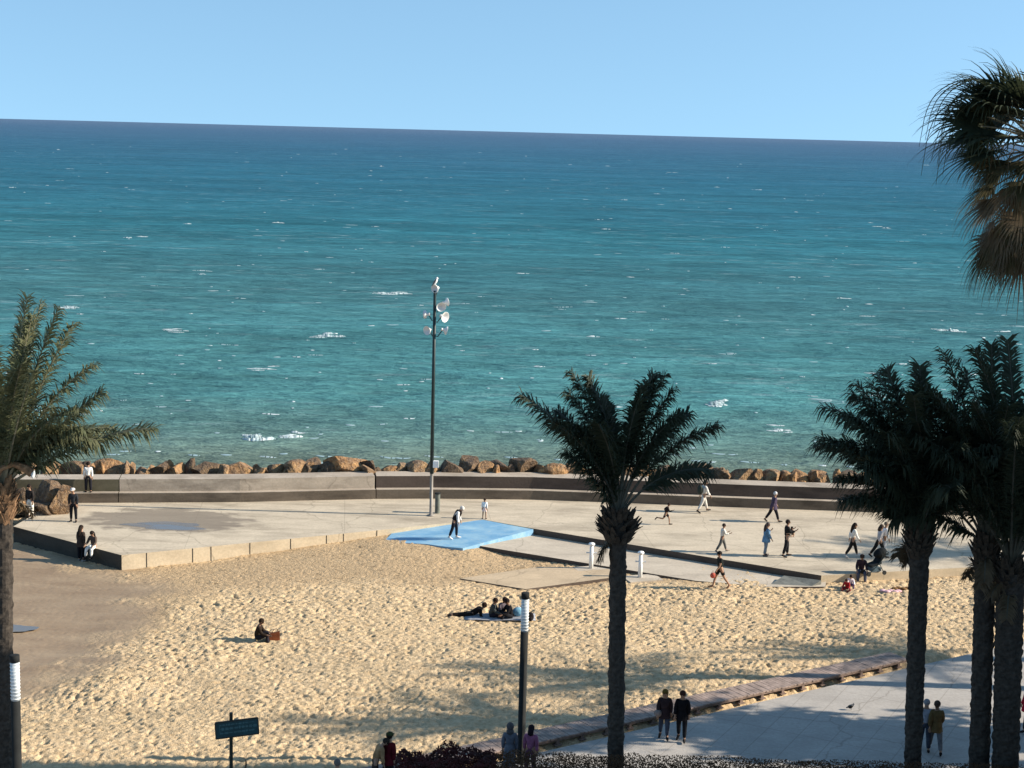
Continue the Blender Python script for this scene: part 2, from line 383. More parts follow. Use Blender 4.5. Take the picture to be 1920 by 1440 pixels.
MAT['feather_grey'] = simple('grey_feather', (0.10, 0.11, 0.12), 0.7, 0.2, 9, 0)

# ------------------------------------------------------------------ the setting
ZP, ZS = -0.30, -1.6
# boardwalk line (front edge, on the promenade side)
BA, BB = at(1000, 1394, 0.22), at(1680, 1241, 0.22)
BD = (BB - BA); BD.z = 0; BL = BD.length; BD.normalize(); BN = Vector((-BD.y, BD.x, 0))   # BN points to the sea
def along(s, off=0.0, z=0.0): return Vector((BA.x + BD.x * s + BN.x * off, BA.y + BD.y * s + BN.y * off, z))

# sand relief through surveyed points
ctrl = [(40,1440,-.25),(300,1430,-.2),(620,1430,-.05),(880,1400,.04),(1100,1330,.09),(1300,1285,.10),(1500,1250,.10),(1680,1225,.09),(1900,1195,.06),
        (600,1330,-.3),(900,1300,-.15),(1200,1250,-.1),(1500,1190,-.2),(1750,1170,-.2),
        (30,1300,-.75),(120,1200,-.95),(40,1100,-1.0),(250,1290,-.5),(280,1180,-.85),(400,1240,-.5),
        (225,1072,-1.0),(350,1058,-.97),(500,1042,-.86),(620,1032,-.74),(740,1015,-.55),(850,1030,-.62),(120,1050,-1.02),(30,1010,-1.05),(-60,990,-1.05),
        (950,1052,-.85),(1080,1080,-.82),(1200,1092,-.74),(1305,1100,-.62),(1400,1097,-.60),(1540,1102,-.66),(1700,1095,-.68),(1850,1085,-.66),(1960,1080,-.66),
        (600,1110,-.75),(900,1130,-.68),(1150,1130,-.62),(1450,1140,-.5),(1750,1130,-.5),(480,1200,-.58)]
CP = np.array([list(at(a, b, z)) for a, b, z in ctrl])
def sand_base(X, Y):
    d2 = (X[..., None] - CP[:, 0]) ** 2 + (Y[..., None] - CP[:, 1]) ** 2 + 1.2
    wgt = 1.0 / d2 ** 1.6
    return (wgt * CP[:, 2]).sum(-1) / wgt.sum(-1)
def drop_to_promenade(X, Y, Z):
    s = (X - BA.x) * BN.x + (Y - BA.y) * BN.y          # signed distance to the boardwalk's front edge
    k = np.clip((s + 0.5) / 0.9, 0, 1); k = k * k * (3 - 2 * k)
    return Z * k + (-0.35) * (1 - k)
def sand_z(x, y):
    X, Y = np.array([float(x)]), np.array([float(y)])
    return float(drop_to_promenade(X, Y, sand_base(X, Y))[0])
def on_sand(px, py):
    z = -0.5
    for _ in range(12):
        p = at(px, py, z); z = 0.5 * z + 0.5 * sand_z(p.x, p.y)
    return at(px, py, z)

def vnoise(X, Y, seed, f):
    # value noise on a hashed lattice
    x, y = X * f, Y * f
    xi, yi = np.floor(x).astype(np.int64), np.floor(y).astype(np.int64)
    fx, fy = x - xi, y - yi
    fx = fx * fx * (3 - 2 * fx); fy = fy * fy * (3 - 2 * fy)
    def hsh(a, b):
        h = (a * 374761393 + b * 668265263 + seed * 974634777) & 0xFFFFFFFF
        h = ((h ^ (h >> 13)) * 1274126177) & 0xFFFFFFFF
        return ((h ^ (h >> 16)) & 0xFFFF) / 65535.0
    a = hsh(xi, yi) * (1 - fx) + hsh(xi + 1, yi) * fx
    b = hsh(xi, yi + 1) * (1 - fx) + hsh(xi + 1, yi + 1) * fx
    return a * (1 - fy) + b * fy

def in_poly(X, Y, poly):
    ins = np.zeros(X.shape, bool); n = len(poly)
    for i in range(n):
        x1, y1 = poly[i][0], poly[i][1]; x2, y2 = poly[(i + 1) % n][0], poly[(i + 1) % n][1]
        c_ = ((y1 > Y) != (y2 > Y)) & (X < (x2 - x1) * (Y - y1) / (y2 - y1 + 1e-12) + x1)
        ins ^= c_
    return ins
def poly_dist(X, Y, poly):
    d = np.full(X.shape, 1e9); n = len(poly)
    for i in range(n):
        ax, ay = poly[i][0], poly[i][1]; bx, by = poly[(i + 1) % n][0] - ax, poly[(i + 1) % n][1] - ay
        tt = np.clip(((X - ax) * bx + (Y - ay) * by) / (bx * bx + by * by + 1e-9), 0, 1)
        d = np.minimum(d, np.hypot(X - ax - tt * bx, Y - ay - tt * by))
    return d
WETP = [tuple(at(a, b, -.9))[:2] for a, b in ((-300,940),(10,985),(225,1075),(300,1105),(262,1150),(245,1195),(200,1250),(110,1290),(20,1312),(-300,1330))]
SMOOTHP = [tuple(at(a, b, -.8))[:2] for a, b in ((225,1060),(500,1030),(740,1000),(870,1020),(1100,1060),(1330,1092),(1320,1102),(1160,1092),(980,1112),(860,1098),(740,1092),(560,1106),(400,1104),(330,1140),(270,1180),(240,1120))]
xs = np.arange(-25, 25, 0.047); ys = np.arange(42.5, 79, 0.047)
X, Y = np.meshgrid(xs, ys)
# keep clear of memory: base relief on a coarse lattice, then interpolated
xc = np.arange(-31, 33.5, 0.75); yc = np.arange(41, 82.5, 0.75); XC, YC = np.meshgrid(xc, yc)
ZC = sand_base(XC, YC)
ix = np.clip(((X - xc[0]) / 0.75), 0, len(xc) - 1.001); iy = np.clip(((Y - yc[0]) / 0.75), 0, len(yc) - 1.001)
i0, j0 = ix.astype(int), iy.astype(int); fx, fy = ix - i0, iy - j0
Z = (ZC[j0, i0] * (1 - fx) * (1 - fy) + ZC[j0, i0 + 1] * fx * (1 - fy) + ZC[j0 + 1, i0] * (1 - fx) * fy + ZC[j0 + 1, i0 + 1] * fx * fy)
wob = (vnoise(X, Y, 5, 0.6) - .5) * 2.2 + (vnoise(X, Y, 6, 2.0) - .5) * 0.9
dw = np.where(in_poly(X, Y, WETP), 1, -1) * poly_dist(X, Y, WETP) + wob
wet = np.clip(dw / 3.2 + 0.5, 0, 1); wet = wet * wet * (3 - 2 * wet)
dsm = np.where(in_poly(X, Y, SMOOTHP), 1, -1) * poly_dist(X, Y, SMOOTHP) + wob
calm = np.clip(dsm / 1.6 + 0.5, 0, 1)
rough = (1 - wet) * (1 - 0.72 * calm)
trk = np.clip(1 - np.abs(vnoise(X + .35 * Y, Y * 1.3, 21, 0.16) - .5) * 14, 0, 1) * 0.7
rough = rough * (1 - 0.55 * trk) * (0.62 + 0.6 * vnoise(X, Y * 1.5, 22, 0.30))
dim = (vnoise(X, Y, 1, 2.9) - .5) * 0.035 + (vnoise(X + Y * .3, Y, 2, 6.6) - .5) * 0.046 + (vnoise(X, Y - X * .4, 12, 8.3) - .5) * 0.066 + (vnoise(X, Y, 3, 1.1) - .5) * 0.05
pits = np.clip(vnoise(X, Y, 4, 6.8) - 0.63, 0, 1) * -0.26
Z = Z + (dim + pits) * (0.10 + 0.90 * rough) + (vnoise(X, Y, 8, 0.35) - .5) * 0.10 * rough
Z = drop_to_promenade(X, Y, Z)
ny, nx = X.shape
me = bpy.data.meshes.new('sand')
co = np.stack([X, Y, Z], -1).reshape(-1, 3).astype(np.float32)
idx = np.arange(nx * ny).reshape(ny, nx)
q = np.stack([idx[:-1, :-1], idx[:-1, 1:], idx[1:, 1:], idx[1:, :-1]], -1).reshape(-1, 4)
me.vertices.add(len(co)); me.vertices.foreach_set('co', co.ravel())
me.loops.add(q.size); me.loops.foreach_set('vertex_index', q.ravel().astype(np.int32))
me.polygons.add(len(q)); me.polygons.foreach_set('loop_start', np.arange(0, q.size, 4, dtype=np.int32))
me.polygons.foreach_set('use_smooth', np.ones(len(q), bool))
for nm, arr in (('wet', wet), ('calm', np.clip(calm + .35 * trk, 0, 1)), ('litter', np.clip(0.40 + calm + 0.8 * np.exp(-((dw + 1.2) / 1.3) ** 2) * (1 - wet), 0, 1))):
    a_ = me.attributes.new(nm, 'FLOAT', 'POINT'); a_.data.foreach_set('value', arr.ravel().astype(np.float32))
me.update(calc_edges=True); me.materials.append(MAT['sand'])
sando = bpy.data.objects.new('sand', me); C.objects.link(sando); tag(sando, kind='structure')

# earth below everything on land
mesh('ground', [(-3000, -600, -1.9), (3000, -600, -1.9), (3000, 93, -1.9), (-3000, 93, -1.9)], [(0, 1, 2, 3)], MAT['earth'])['kind'] = 'structure'
mesh('sea', [(-60000, 86, ZS), (60000, 86, ZS), (60000, 45000, ZS), (-60000, 45000, ZS)], [(0, 1, 2, 3)], MAT['sea'])['kind'] = 'structure'

def prism(name, pts, z0, z1, mats, parent=None):   # polygon slab; material 0 top, 1 sides
    n = len(pts)
    zt = z1 if isinstance(z1, (list, tuple)) else [z1] * n
    vs = [(p[0], p[1], z0) for p in pts] + [(p[0], p[1], zt[i]) for i, p in enumerate(pts)]
    fs = [tuple(range(n, 2 * n)), tuple(reversed(range(n)))] + [(i, (i + 1) % n, n + (i + 1) % n, n + i) for i in range(n)]
    o = mesh(name, vs, fs, mats, parent)
    if len(mats) > 1: o.data.polygons.foreach_set('material_index', [0, 0] + [1] * n)
    return o
# promenade
pv = prism('pavement', [along(-60, -.25), along(60, -.25), Vector((80, 10, 0)), Vector((-30, 10, 0))], -0.6, 0.0, [MAT['paving'], MAT['slab']])
tag(pv, kind='structure')
# sea wall line at its foot
foot = [at(a, b, ZP) for a, b in ((-260, 944), (150, 943), (450, 941.5), (705, 935.5), (813, 935), (1000, 937), (1200, 944), (1400, 952), (1560, 957.5), (1700, 963), (1950, 971), (2300, 983))]
P_L, P_C = at(25, 987, ZP), at(228, 1041, ZP)      # left side wall and front corner
P_F1 = at(740, 991, ZP); P_F2 = at(905, 974, ZP); P_F3 = at(1000, 991, ZP)
P_R1 = at(1540, 1079, ZP); P_R2 = at(1830, 1063, ZP); P_R3 = at(2200, 1045, ZP)
plz = [P_L, P_C, P_F1, P_F2, P_F3, P_R1, P_R2, P_R3, foot[-1], foot[-2]] + [p for p in reversed(foot[1:-2])]
for p in plz[8:]: pass
back = [Vector((p.x, p.y + 0.3, p.z)) for p in reversed(foot[1:])]
plaza = prism('plaza', [P_L, P_C, P_F1, P_F2, P_F3, P_R1, P_R2, P_R3] + back + [Vector((P_L.x + .6, foot[1].y + 0.3, ZP))], -1.5, ZP, [MAT['plaza'], MAT['edge_wall']])
plaza.data.materials.append(concrete('shade_dark_side_concrete', (0.07, 0.062, 0.05), stain=(0.03, 0.026, 0.02), amount=0.8)[0]); plaza.data.materials.append(MAT['wall_shaded'])
for k_, m_i in ((0, 2), (4, 3)): plaza.data.polygons[2 + k_].material_index = m_i      # left side wall (dark concrete) and kerb wall, both darkened with their shade
tag(plaza, kind='structure')
# tarred joints in the plaza's front wall
jb = MB()
fd = (P_F1 - P_C); fl = fd.length; fd.normalize(); fnv = Vector((fd.y, -fd.x, 0))
for s in (0.085, 0.245, 0.31, 0.45, 0.60, 0.735, 0.80, 0.93):
    p = P_C + fd * fl * s + fnv * 0.004
    jb.box((p.x, p.y, -0.9), (0.035, 0.012, 1.18), math.atan2(fd.y, fd.x))
tag(jb.build('wall_joint', MAT['post'], plaza), 'dark joint lines in the pale front wall')

def seawall(name, pts, mat, label):
    # stepped profile: riser, ledge, upper wall, broad top, back
    prof = [(0, -0.6), (0, 0.50), (0.45, 0.50), (0.45, 1.13), (1.65, 1.13), (1.65, -1.6)]
    nrm = []
    for i in range(len(pts)):
        d = (pts[min(i + 1, len(pts) - 1)] - pts[max(i - 1, 0)]); d.z = 0; d.normalize(); nrm.append(Vector((-d.y, d.x, 0)))
    vs, fs = [], []
    k = len(prof)
    for p, nn in zip(pts, nrm):
        for a, z in prof: vs.append((p.x + nn.x * a, p.y + nn.y * a, ZP + z))
    for i in range(len(pts) - 1):
        for j in range(k - 1):
            fs.append((i * k + j, (i + 1) * k + j, (i + 1) * k + j + 1, i * k + j + 1))
    fs.append(tuple(range(k))); fs.append(tuple(reversed(range((len(pts) - 1) * k, len(pts) * k))))
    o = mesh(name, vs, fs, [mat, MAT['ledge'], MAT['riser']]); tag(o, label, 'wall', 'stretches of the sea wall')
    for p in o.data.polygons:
        if abs(p.normal.z) > .8: p.material_index = 1  # lit look put into colour: level tops take the pale concrete
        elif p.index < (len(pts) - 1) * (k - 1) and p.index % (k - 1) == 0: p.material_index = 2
    return o
split1 = at(222, 942.7, ZP)
gap = Vector((0.02, 0, 0))
seawall('sea_wall', [foot[0], foot[1], split1 - gap], MAT['wall_left'], 'dark stretch of stepped concrete sea wall beside the left boulder pile')
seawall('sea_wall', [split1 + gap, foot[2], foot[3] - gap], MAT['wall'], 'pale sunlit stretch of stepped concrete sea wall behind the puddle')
seawall('sea_wall', [foot[3] + gap] + foot[4:], MAT['wall_shaded'], 'long dark stretch of stepped concrete sea wall behind the tall speaker mast and palms')

# blue ramp, from the plaza down to the sand
bp = [at(722, 1016, -.60), at(790, 1022, -.66), at(868, 1028, -.70), at(1001, 992.5, ZP), at(905, 974.5, ZP)]
# the ramp's own plane: fit height by distance from the far edge
far0, far1 = P_F2, P_F3
def ramp_z(p):
    d = far1 - far0; d.z = 0; d.normalize(); nn = Vector((d.y, -d.x, 0)); s = (Vector((p.x, p.y, 0)) - Vector((far0.x, far0.y, 0))).dot(nn)
    return ZP + 0.006 - max(0, s) * 0.055
bpts = []
for a, b in ((742, 992), (722, 1013), (760, 1018), (800, 1020), (835, 1025), (868, 1028), (930, 1011), (1000, 992.5), (952, 983.5), (905, 974.5), (860, 979)):
    z = -.5
    for _ in range(10): z = ramp_z(at(a, b, z))
    p = at(a, b, z); bpts.append(p)
vs = [p for p in bpts]; n = len(vs)
vs = [(p.x, p.y, p.z) for p in vs] + [(p.x, p.y, -1.3) for p in vs]
fs = [tuple(range(n))[::-1]] + [(i, (i + 1) % n, n + (i + 1) % n, n + i) for i in range(n)]
bo = mesh('ramp', vs, fs, MAT['blue']); bo.data.validate()
bm = bmesh.new(); bm.from_mesh(bo.data); bmesh.ops.recalc_face_normals(bm, faces=bm.faces); bm.to_mesh(bo.data); bm.free()
tag(bo, 'blue painted concrete ramp leading from the plaza down to the sand', 'ramp')

# lower slab between the two dark kerb walls
sl_ = [at(868, 1020, -.64), at(1305, 1089, -.60), at(1440, 1100, -.60), at(1548, 1100, -.60), P_R1 + Vector((.25, .15, -.3)), P_F3 + Vector((.3, .25, -.3)), at(985, 996, -.62)]
lw = prism('slab', [Vector((p.x, p.y, 0)) for p in sl_], -1.4, -0.60, [MAT['slab'], MAT['wall_shaded']])
tag(lw, kind='structure')
# buried sandy slab in front of it
bz = [at(862, 1086, -.70), at(985, 1106, -.66), at(1150, 1084, -.66), at(1140, 1066, -.72), at(1010, 1064, -.74)]
bs_ = prism('concrete_pad', [Vector((p.x, p.y, 0)) for p in bz], -1.3, [p.z + .035 for p in bz], [concrete('sandy_concrete', (0.52, 0.40, 0.265), amount=0.3)[0], MAT['wall_shaded']])
tag(bs_, 'low sand-coloured concrete pad half buried in front of the white shower posts', 'concrete pad')
# puddles
def puddle(name, cx, cy, z, rx, ry, seed, n=64):
    r_ = random.Random(seed); ph = [r_.uniform(0, 6.28) for _ in range(6)]
    vs = []
    for i in range(n):
        a = 2 * math.pi * i / n
        k_ = 1 + .16 * math.sin(2 * a + ph[0]) + .12 * math.sin(3 * a + ph[1]) + .09 * math.sin(5 * a + ph[2]) + .05 * math.sin(9 * a + ph[3]) + .03 * math.sin(17 * a + ph[4])
        vs.append((cx + rx * k_ * math.cos(a), cy + ry * k_ * math.sin(a), z))
    o = mesh(name, vs, [tuple(range(n))], MAT['puddle']); tag(o, kind='structure'); return o
p = at(312, 986, ZP); puddle('puddle', p.x, p.y, ZP + .005, 2.0, 0.72, 5)
p = at(-20, 1182, -.93); puddle('puddle', p.x, p.y, sand_z(p.x, p.y) + .035, 1.5, 0.75, 8)

# boardwalk
bwk = empty('boardwalk', along(8, 0.7, 0.0)); tag(bwk, 'red-brown plank boardwalk on short posts between sand and promenade', 'boardwalk')
S0, S1, WD = -6.0, 16.6, 0.92
inv_b = Vector(bwk.location)
def P_(s, o_, z): return along(s, o_, z) - inv_b
d = MB(); s = S0; rb = random.Random(4); ang = math.atan2(BD.y, BD.x)
while s < S1 - .1:
    d.box(P_(s + .07, WD / 2, 0.20 + rb.uniform(-.006, .006)), (0.13, WD + rb.uniform(-.03, .03), .045), ang); s += .145
d.build('deck', MAT['plank'], bwk)
for o_ in (0.06, WD - .06):
    b_ = MB(); b_.box(P_((S0 + S1) / 2, o_, 0.142), (S1 - S0, .07, .07), ang); b_.build('beam', MAT['plank_dark'], bwk)
s = S0 + .3
while s < S1:
    b_ = MB(); b_.box(P_(s, 0.06, 0.045), (.11, .1, .13), ang); b_.box(P_(s, 0.06, -.02), (.24, .2, .04), ang); b_.build('post', MAT['plank_dark'], bwk)
    s += .95

# ------------------------------------------------------------------ boulders
def rock_mesh(name, sx, sy, sz, seed):
    r_ = random.Random(seed)
    bm = bmesh.new(); bmesh.ops.create_icosphere(bm, subdivisions=4, radius=1.0)
    vs = np.array([v.co[:] for v in bm.verts])
    for _ in range(8):
        nn = Vector((r_.gauss(0, 1), r_.gauss(0, 1), r_.gauss(0, .8))).normalized(); nn = np.array(nn); dd = r_.uniform(.36, .72)
        e = vs @ nn - dd; vs = vs - np.outer(np.clip(e, 0, None) * 0.985, nn)
    for i, v in enumerate(bm.verts):
        p = Vector(vs[i]); k_ = 1 + .05 * mnoise.noise(p * 2.3 + Vector((seed, 0, 0))) + .03 * mnoise.noise(p * 6 + Vector((0, seed, 0)))
        v.co = p * k_
    dim_ = [(min(v.co[k] for v in bm.verts), max(v.co[k] for v in bm.verts)) for k in range(3)]
    for v in bm.verts:
        v.co = Vector([((v.co[k] - dim_[k][0]) / (dim_[k][1] - dim_[k][0]) * 2 - 1) * (sx, sy, sz)[k] for k in range(3)])
    me = bpy.data.meshes.new(name); bm.to_mesh(me); bm.free(); me.materials.append(MAT['rock'])
    o = bpy.data.objects.new(name, me); C.objects.link(o); return o
ROCKS = [(2,34,868),(30,30,866),(58,34,868),(95,26,862),(135,52,864),(172,30,870),(205,60,862),(238,26,863),(266,34,876),(300,36,866),(335,44,865),(388,62,865),(452,64,866),
 (492,22,876),(518,40,868),(555,44,861),(585,28,863),(612,30,857),(652,80,854),(692,32,861),(728,46,868),(756,28,866),(784,38,863),(812,26,864),(845,48,862),(882,46,857),
 (912,34,866),(936,40,864),(978,54,856),(1012,24,870),(1042,50,866),(1078,36,868),(1112,44,866),(1152,46,866),(1200,52,870),(1250,48,872),(1312,76,869),(1350,30,876),
 (1386,58,877),(1420,24,885),(1442,40,878),(1470,28,882),(1497,50,880),(1541,48,884),(1588,56,880),(1632,40,886),(1676,54,887),(1728,56,890),(1782,56,892),(1840,60,894),(1900,60,896)]
ords = ['first','second','third','fourth','fifth','sixth','seventh','eighth','ninth','tenth','eleventh','twelfth','thirteenth','fourteenth','fifteenth','sixteenth','seventeenth','eighteenth','nineteenth','twentieth','twenty-first','twenty-second','twenty-third','twenty-fourth','twenty-fifth','twenty-sixth','twenty-seventh','twenty-eighth','twenty-ninth','thirtieth']
mast_i = 23
for i, (cx, wd, top) in enumerate(ROCKS):
    # stand them just behind the wall's broad top
    fz = 0.4
    pf = at(cx, 940 + (cx - 800) * .012, ZP)
    Yr = pf.y + 1.65 + 0.85 + rnd.uniform(0, .5)
    pt = atY(cx, top, Yr); wm = wd / FPX * Yr * 1.08
    zb = -0.05; hh_ = (pt.z - zb) / 2
    o = rock_mesh('boulder', wm / 2 * 1.03, rnd.uniform(.7, .95), hh_, 100 + i)
    o.location = (pt.x, Yr, zb + hh_); o.rotation_euler = (rnd.uniform(-.12, .12), rnd.uniform(-.15, .15), rnd.uniform(-.6, .6))
    size = 'broad' if wd >= 55 else ('mid-sized' if wd >= 38 else 'narrow')
    if i < mast_i: lab = f'{size} brown boulder, {ords[mast_i - i - 1]} to the left of the speaker mast'
    elif i == mast_i: lab = 'narrow brown boulder directly behind the speaker mast'
    else: lab = f'{size} brown boulder, {ords[i - mast_i - 1]} to the right of the speaker mast'
    tag(o, lab, 'boulder', 'boulders along the sea wall')
    if 60 < cx < 1700:
        w2 = wm * rnd.uniform(.32, .5); h2 = rnd.uniform(.75, 1.25)
        o2 = rock_mesh('boulder', w2 / 2, .35, h2 / 2, 600 + i); o2.location = (pt.x + wm * .52, Yr - rnd.uniform(.1, .45), .05 + h2 / 2); o2.rotation_euler = (rnd.uniform(-.3, .3), rnd.uniform(-.3, .3), rnd.uniform(-1, 1))
        l2 = 'small stone wedged on the right of the ' + (lab.replace(size + ' brown boulder, ', '') + ' (larger) boulder' if i != mast_i else 'boulder behind the speaker mast')
        tag(o2, l2.replace(' (larger)', '').replace(' to the left of the speaker mast boulder', ' boulder left of the speaker mast').replace(' to the right of the speaker mast boulder', ' boulder right of the speaker mast'), 'boulder', 'boulders along the sea wall')
# the rubble they are bedded on, falling away into the water
rm_, fs_ = [], []
for i, p in enumerate(foot):
    dd = foot[min(i + 1, len(foot) - 1)] - foot[max(i - 1, 0)]; dd.z = 0; dd.normalize(); nn = Vector((-dd.y, dd.x, 0))
    for a, z in ((1.6, -1.7), (1.7, 0.25), (3.4, 0.1), (4.6, -0.9), (6.5, -2.2)): rm_.append((p.x + nn.x * a, p.y + nn.y * a, z))
for i in range(len(foot) - 1):
    for j in range(4): fs_.append((i * 5 + j, (i + 1) * 5 + j, (i + 1) * 5 + j + 1, i * 5 + j + 1))
tag(mesh('rubble', rm_, fs_, MAT['rock']), kind='stuff')
# the heap at the plaza's left end
HEAP = [(116,938,42,54,'big orange boulder standing in the left heap beside the person in dark clothes'),(90,932,44,58,'dark brown boulder leaning left of the big orange one in the heap'),
        (66,938,36,40,'small grey boulder low in the heap behind white trousers'),(82,948,50,22,'flat grey rubble stone at the foot of the left heap'),(40,938,36,48,'pale boulder in the left heap close to the palm trunk'),
        (54,915,44,40,'brown boulder on top of the left heap near the palm'),(24,950,24,26,'small white stone at the palm side of the left heap'),(40,952,26,22,'low pale stone at the front of the left heap'),(14,925,40,54,'dark boulder half hidden behind the left palm trunk')]
for i, (cx, cy, wd, ht, lab) in enumerate(HEAP):
    pb = at(cx, cy + ht / 2, ZP); Yr = pb.y + (.45 if ht > 30 else -.25); sc_ = Yr / FPX
    pc = atY(cx, cy, Yr)
    o = rock_mesh('boulder', wd * sc_ * .58, wd * sc_ * .5, ht * sc_ * .58, 300 + i); o.location = (pc.x, Yr, max(pc.z, ZP + ht * sc_ * .42)); o.rotation_euler = (0, rnd.uniform(-.3, .3), rnd.uniform(-.5, .5))
    tag(o, lab, 'boulder', 'boulders heaped at the plaza end')

# ------------------------------------------------------------------ breaking crests
fm = MB(); rf = random.Random(11)
def crest(px, py, wpx, hpx, seed, mi=0):
    r_ = random.Random(seed); pc = at(px, py, ZS); Yc = pc.y; big = wpx > 40
    L0 = wpx / FPX * Yc; hgt0 = hpx / FPX * Yc * (.58 if big else .42)
    for rep_ in range(4 if big else 1):
        L = L0 * (1 if rep_ == 0 else r_.uniform(.35, .75)); cx = pc.x + (0 if rep_ == 0 else r_.uniform(-.4, .4) * L0); cy = Yc + (0 if rep_ == 0 else r_.uniform(-1.2, 2.2)); hgt = hgt0 * (1 if rep_ == 0 else r_.uniform(.35, .8))
        n = max(6, int(wpx / (1.1 if big else 2.2))); dp = max(.4, hgt * 1.3); sl0 = r_.uniform(-.1, .1); vs = []
        for i in range(n + 1):
            u = i / n; env = math.sin(math.pi * u) ** .7; sd = seed + rep_ * 31
            nz_ = abs(mnoise.noise(Vector((u * L * 1.1 + sd, sd * 1.7, 0)))) * 1.5 + abs(mnoise.noise(Vector((u * L * 3.7, sd * .7, 3)))) * .8
            hh = hgt * env * min(1.15, .12 + nz_); x = cx + (u - .5) * L; y = cy + (u - .5) * L * sl0 + mnoise.noise(Vector((u * L * .6, sd * 2.3, 4))) * dp * 1.4
            vs += [(x, y - dp * .6 * env - .02, ZS + .01), (x, y, ZS + .03 + hh), (x, y + dp * .6 * env + .02, ZS - .02)]
        fs = []
        for i in range(n):
            if r_.random() < .12: continue
            a = i * 3; fs += [(a, a + 3, a + 4, a + 1), (a + 1, a + 4, a + 5, a + 2)]
        fm.add(vs, fs, mi)
for q in ((735,551,76,6),(484,824,66,17),(545,820,46,10),(1342,759,44,8),(616,631,58,7),(1776,620,46,7),(1880,622,34,6),(523,418,26,6),(240,446,20,5),(268,444,24,4),(128,577,42,4),(1010,687,24,4),
          (980,513,26,4),(352,420,18,4),(1112,632,26,4),(1124,412,18,3),(1136,430,18,3),(1645,425,20,4),(1662,428,18,4),(22,352,16,3),(715,312,9,4),(1265,475,18,3),(1582,560,30,3),(1690,682,22,4),(1640,742,40,4),(1655,745,26,5),
          (602,868,22,5),(1460,808,50,3),(90,348,10,3),(1170,375,14,3),(1490,520,22,3),(1520,590,18,3),(380,508,40,2),(400,545,20,2),(495,692,50,3),(330,620,50,2)):
    crest(*q, seed=int(q[0] * 3 + q[1]))
for i in range(34):      # wash against the rocks
    px = -40 + i * 58 + rf.uniform(-20, 20); crest(px, 861 + (px - 960) * .016 + rf.uniform(-5, 4), rf.uniform(10, 38), rf.uniform(1.5, 3.5), 700 + i, 0 if i % 3 == 0 else 1)
for i in range(430):
    u = rf.random(); py = 285 + 560 * (u ** 1.15)
    px = rf.uniform(-120, 2040); k_ = 0.55 + .75 * (py - 285) / 560
    wv = min(40, rf.expovariate(1 / 8.0) + 4) * k_
    crest(px, py + (px - 960) * .0259, wv, rf.uniform(1.1, 2.3) * (1 if rf.random() < .8 else 1.4), 1000 + i, 1 if rf.random() < .74 else 0)
fo = fm.build('foam', [MAT['foam'], MAT['foam_thin']], smooth=True); tag(fo, kind='stuff')
bpy.context.view_layer.update()
# ------------------------------------------------------------------ palms
def curve_pts(L, el0, droop, n=14, sway=0.0, pw=1.7):
    pts = []; p = Vector((0, 0, 0)); az = 0.0
    for i in range(n + 1):
        pts.append(p.copy()); t = i / n
        e = R(el0 - droop * t ** pw); a = R(sway * t ** 1.5)
        p = p + Vector((math.cos(e) * math.cos(a), math.cos(e) * math.sin(a), math.sin(e))) * (L / n)
    return pts
def frond(parent, az, el, L, droop, mats, seed, sway=0.0, Lw=0.6, nl=170, bare=0.17, name='frond', sag=0.25, loc=(0, 0, 0), pw=1.7):
    r_ = random.Random(seed); mb = MB(); pts = curve_pts(L, el, droop, 14, sway, pw); n = len(pts) - 1
    mb.tube(pts, [0.045 * (1 - .88 * (i / n) ** .8) + .005 for i in range(n + 1)], 5, mi=1)
    tw = R(r_.uniform(-25, 25))
    for k in range(nl):
        t = bare + (1 - bare) * (k + r_.uniform(-.3, .3)) / (nl - 1); t = min(max(t, bare * .8), .999)
        f = t * n; i = min(int(f), n - 1); p = pts[i].lerp(pts[i + 1], f - i); tg = (pts[i + 1] - pts[i]).normalized()
        sd = tg.cross(Vector((0, 0, 1)));
        if sd.length < .05: sd = Vector((0, 1, 0))
        sd.normalize(); up = sd.cross(tg).normalized()
        sd, up = sd * math.cos(tw) + up * math.sin(tw), up * math.cos(tw) - sd * math.sin(tw)
        u = (t - bare) / (1 - bare)
        ll = Lw * min(1, .35 + u / .22) * (1 - .3 * max(0, u - .6) / .4) * r_.uniform(.8, 1.15)
        for s_ in (-1, 1):
            dr = (sd * s_ * r_.uniform(.6, .95) + tg * r_.uniform(.4, .95) + up * r_.uniform(-.6, .5)).normalized()
            mid = p + dr * ll * .55; tip = p + dr * ll + Vector((0, 0, -sag * ll * r_.uniform(.4, 2.2)))
            wv = dr.cross(up).normalized() * .0185
            mb.add([p - wv, p + wv, mid + wv * 1.15, mid - wv * 1.15, tip], [(0, 1, 2, 3), (3, 2, 4)], 0)
    o = mb.build(name, mats, parent); o.location = loc; o.rotation_euler = (0, 0, R(az)); return o
def trunk(parent, base_z, top, r0, r1, mat, seed, lean=(0, 0), flare=1.0):
    r_ = random.Random(seed); n = max(20, int((top - base_z) / .07)); k = 18; vs, fs = [], []
    for i in range(n + 1):
        t = i / n; rr = (r0 + (r1 - r0) * t) * (1 + .15 * flare * math.exp(-t * 25)); z = base_z + (top - base_z) * t
        for j in range(k):
            a = 2 * math.pi * j / k
            d_ = .5 + .5 * math.sin(5 * a + z * 9.0); e_ = .5 + .5 * math.sin(-5 * a + z * 9.0)
            q = rr * (1 + .15 * max(d_ * e_, 0) + r_.uniform(-.05, .07))
            vs.append((lean[0] * t + q * math.cos(a), lean[1] * t + q * math.sin(a), z))
    for i in range(n):
        for j in range(k):
            j2 = (j + 1) % k; fs.append((i * k + j, i * k + j2, (i + 1) * k + j2, (i + 1) * k + j))
    fs.append(tuple(n * k + j for j in range(k)))
    return mesh('trunk', vs, fs, mat, parent)
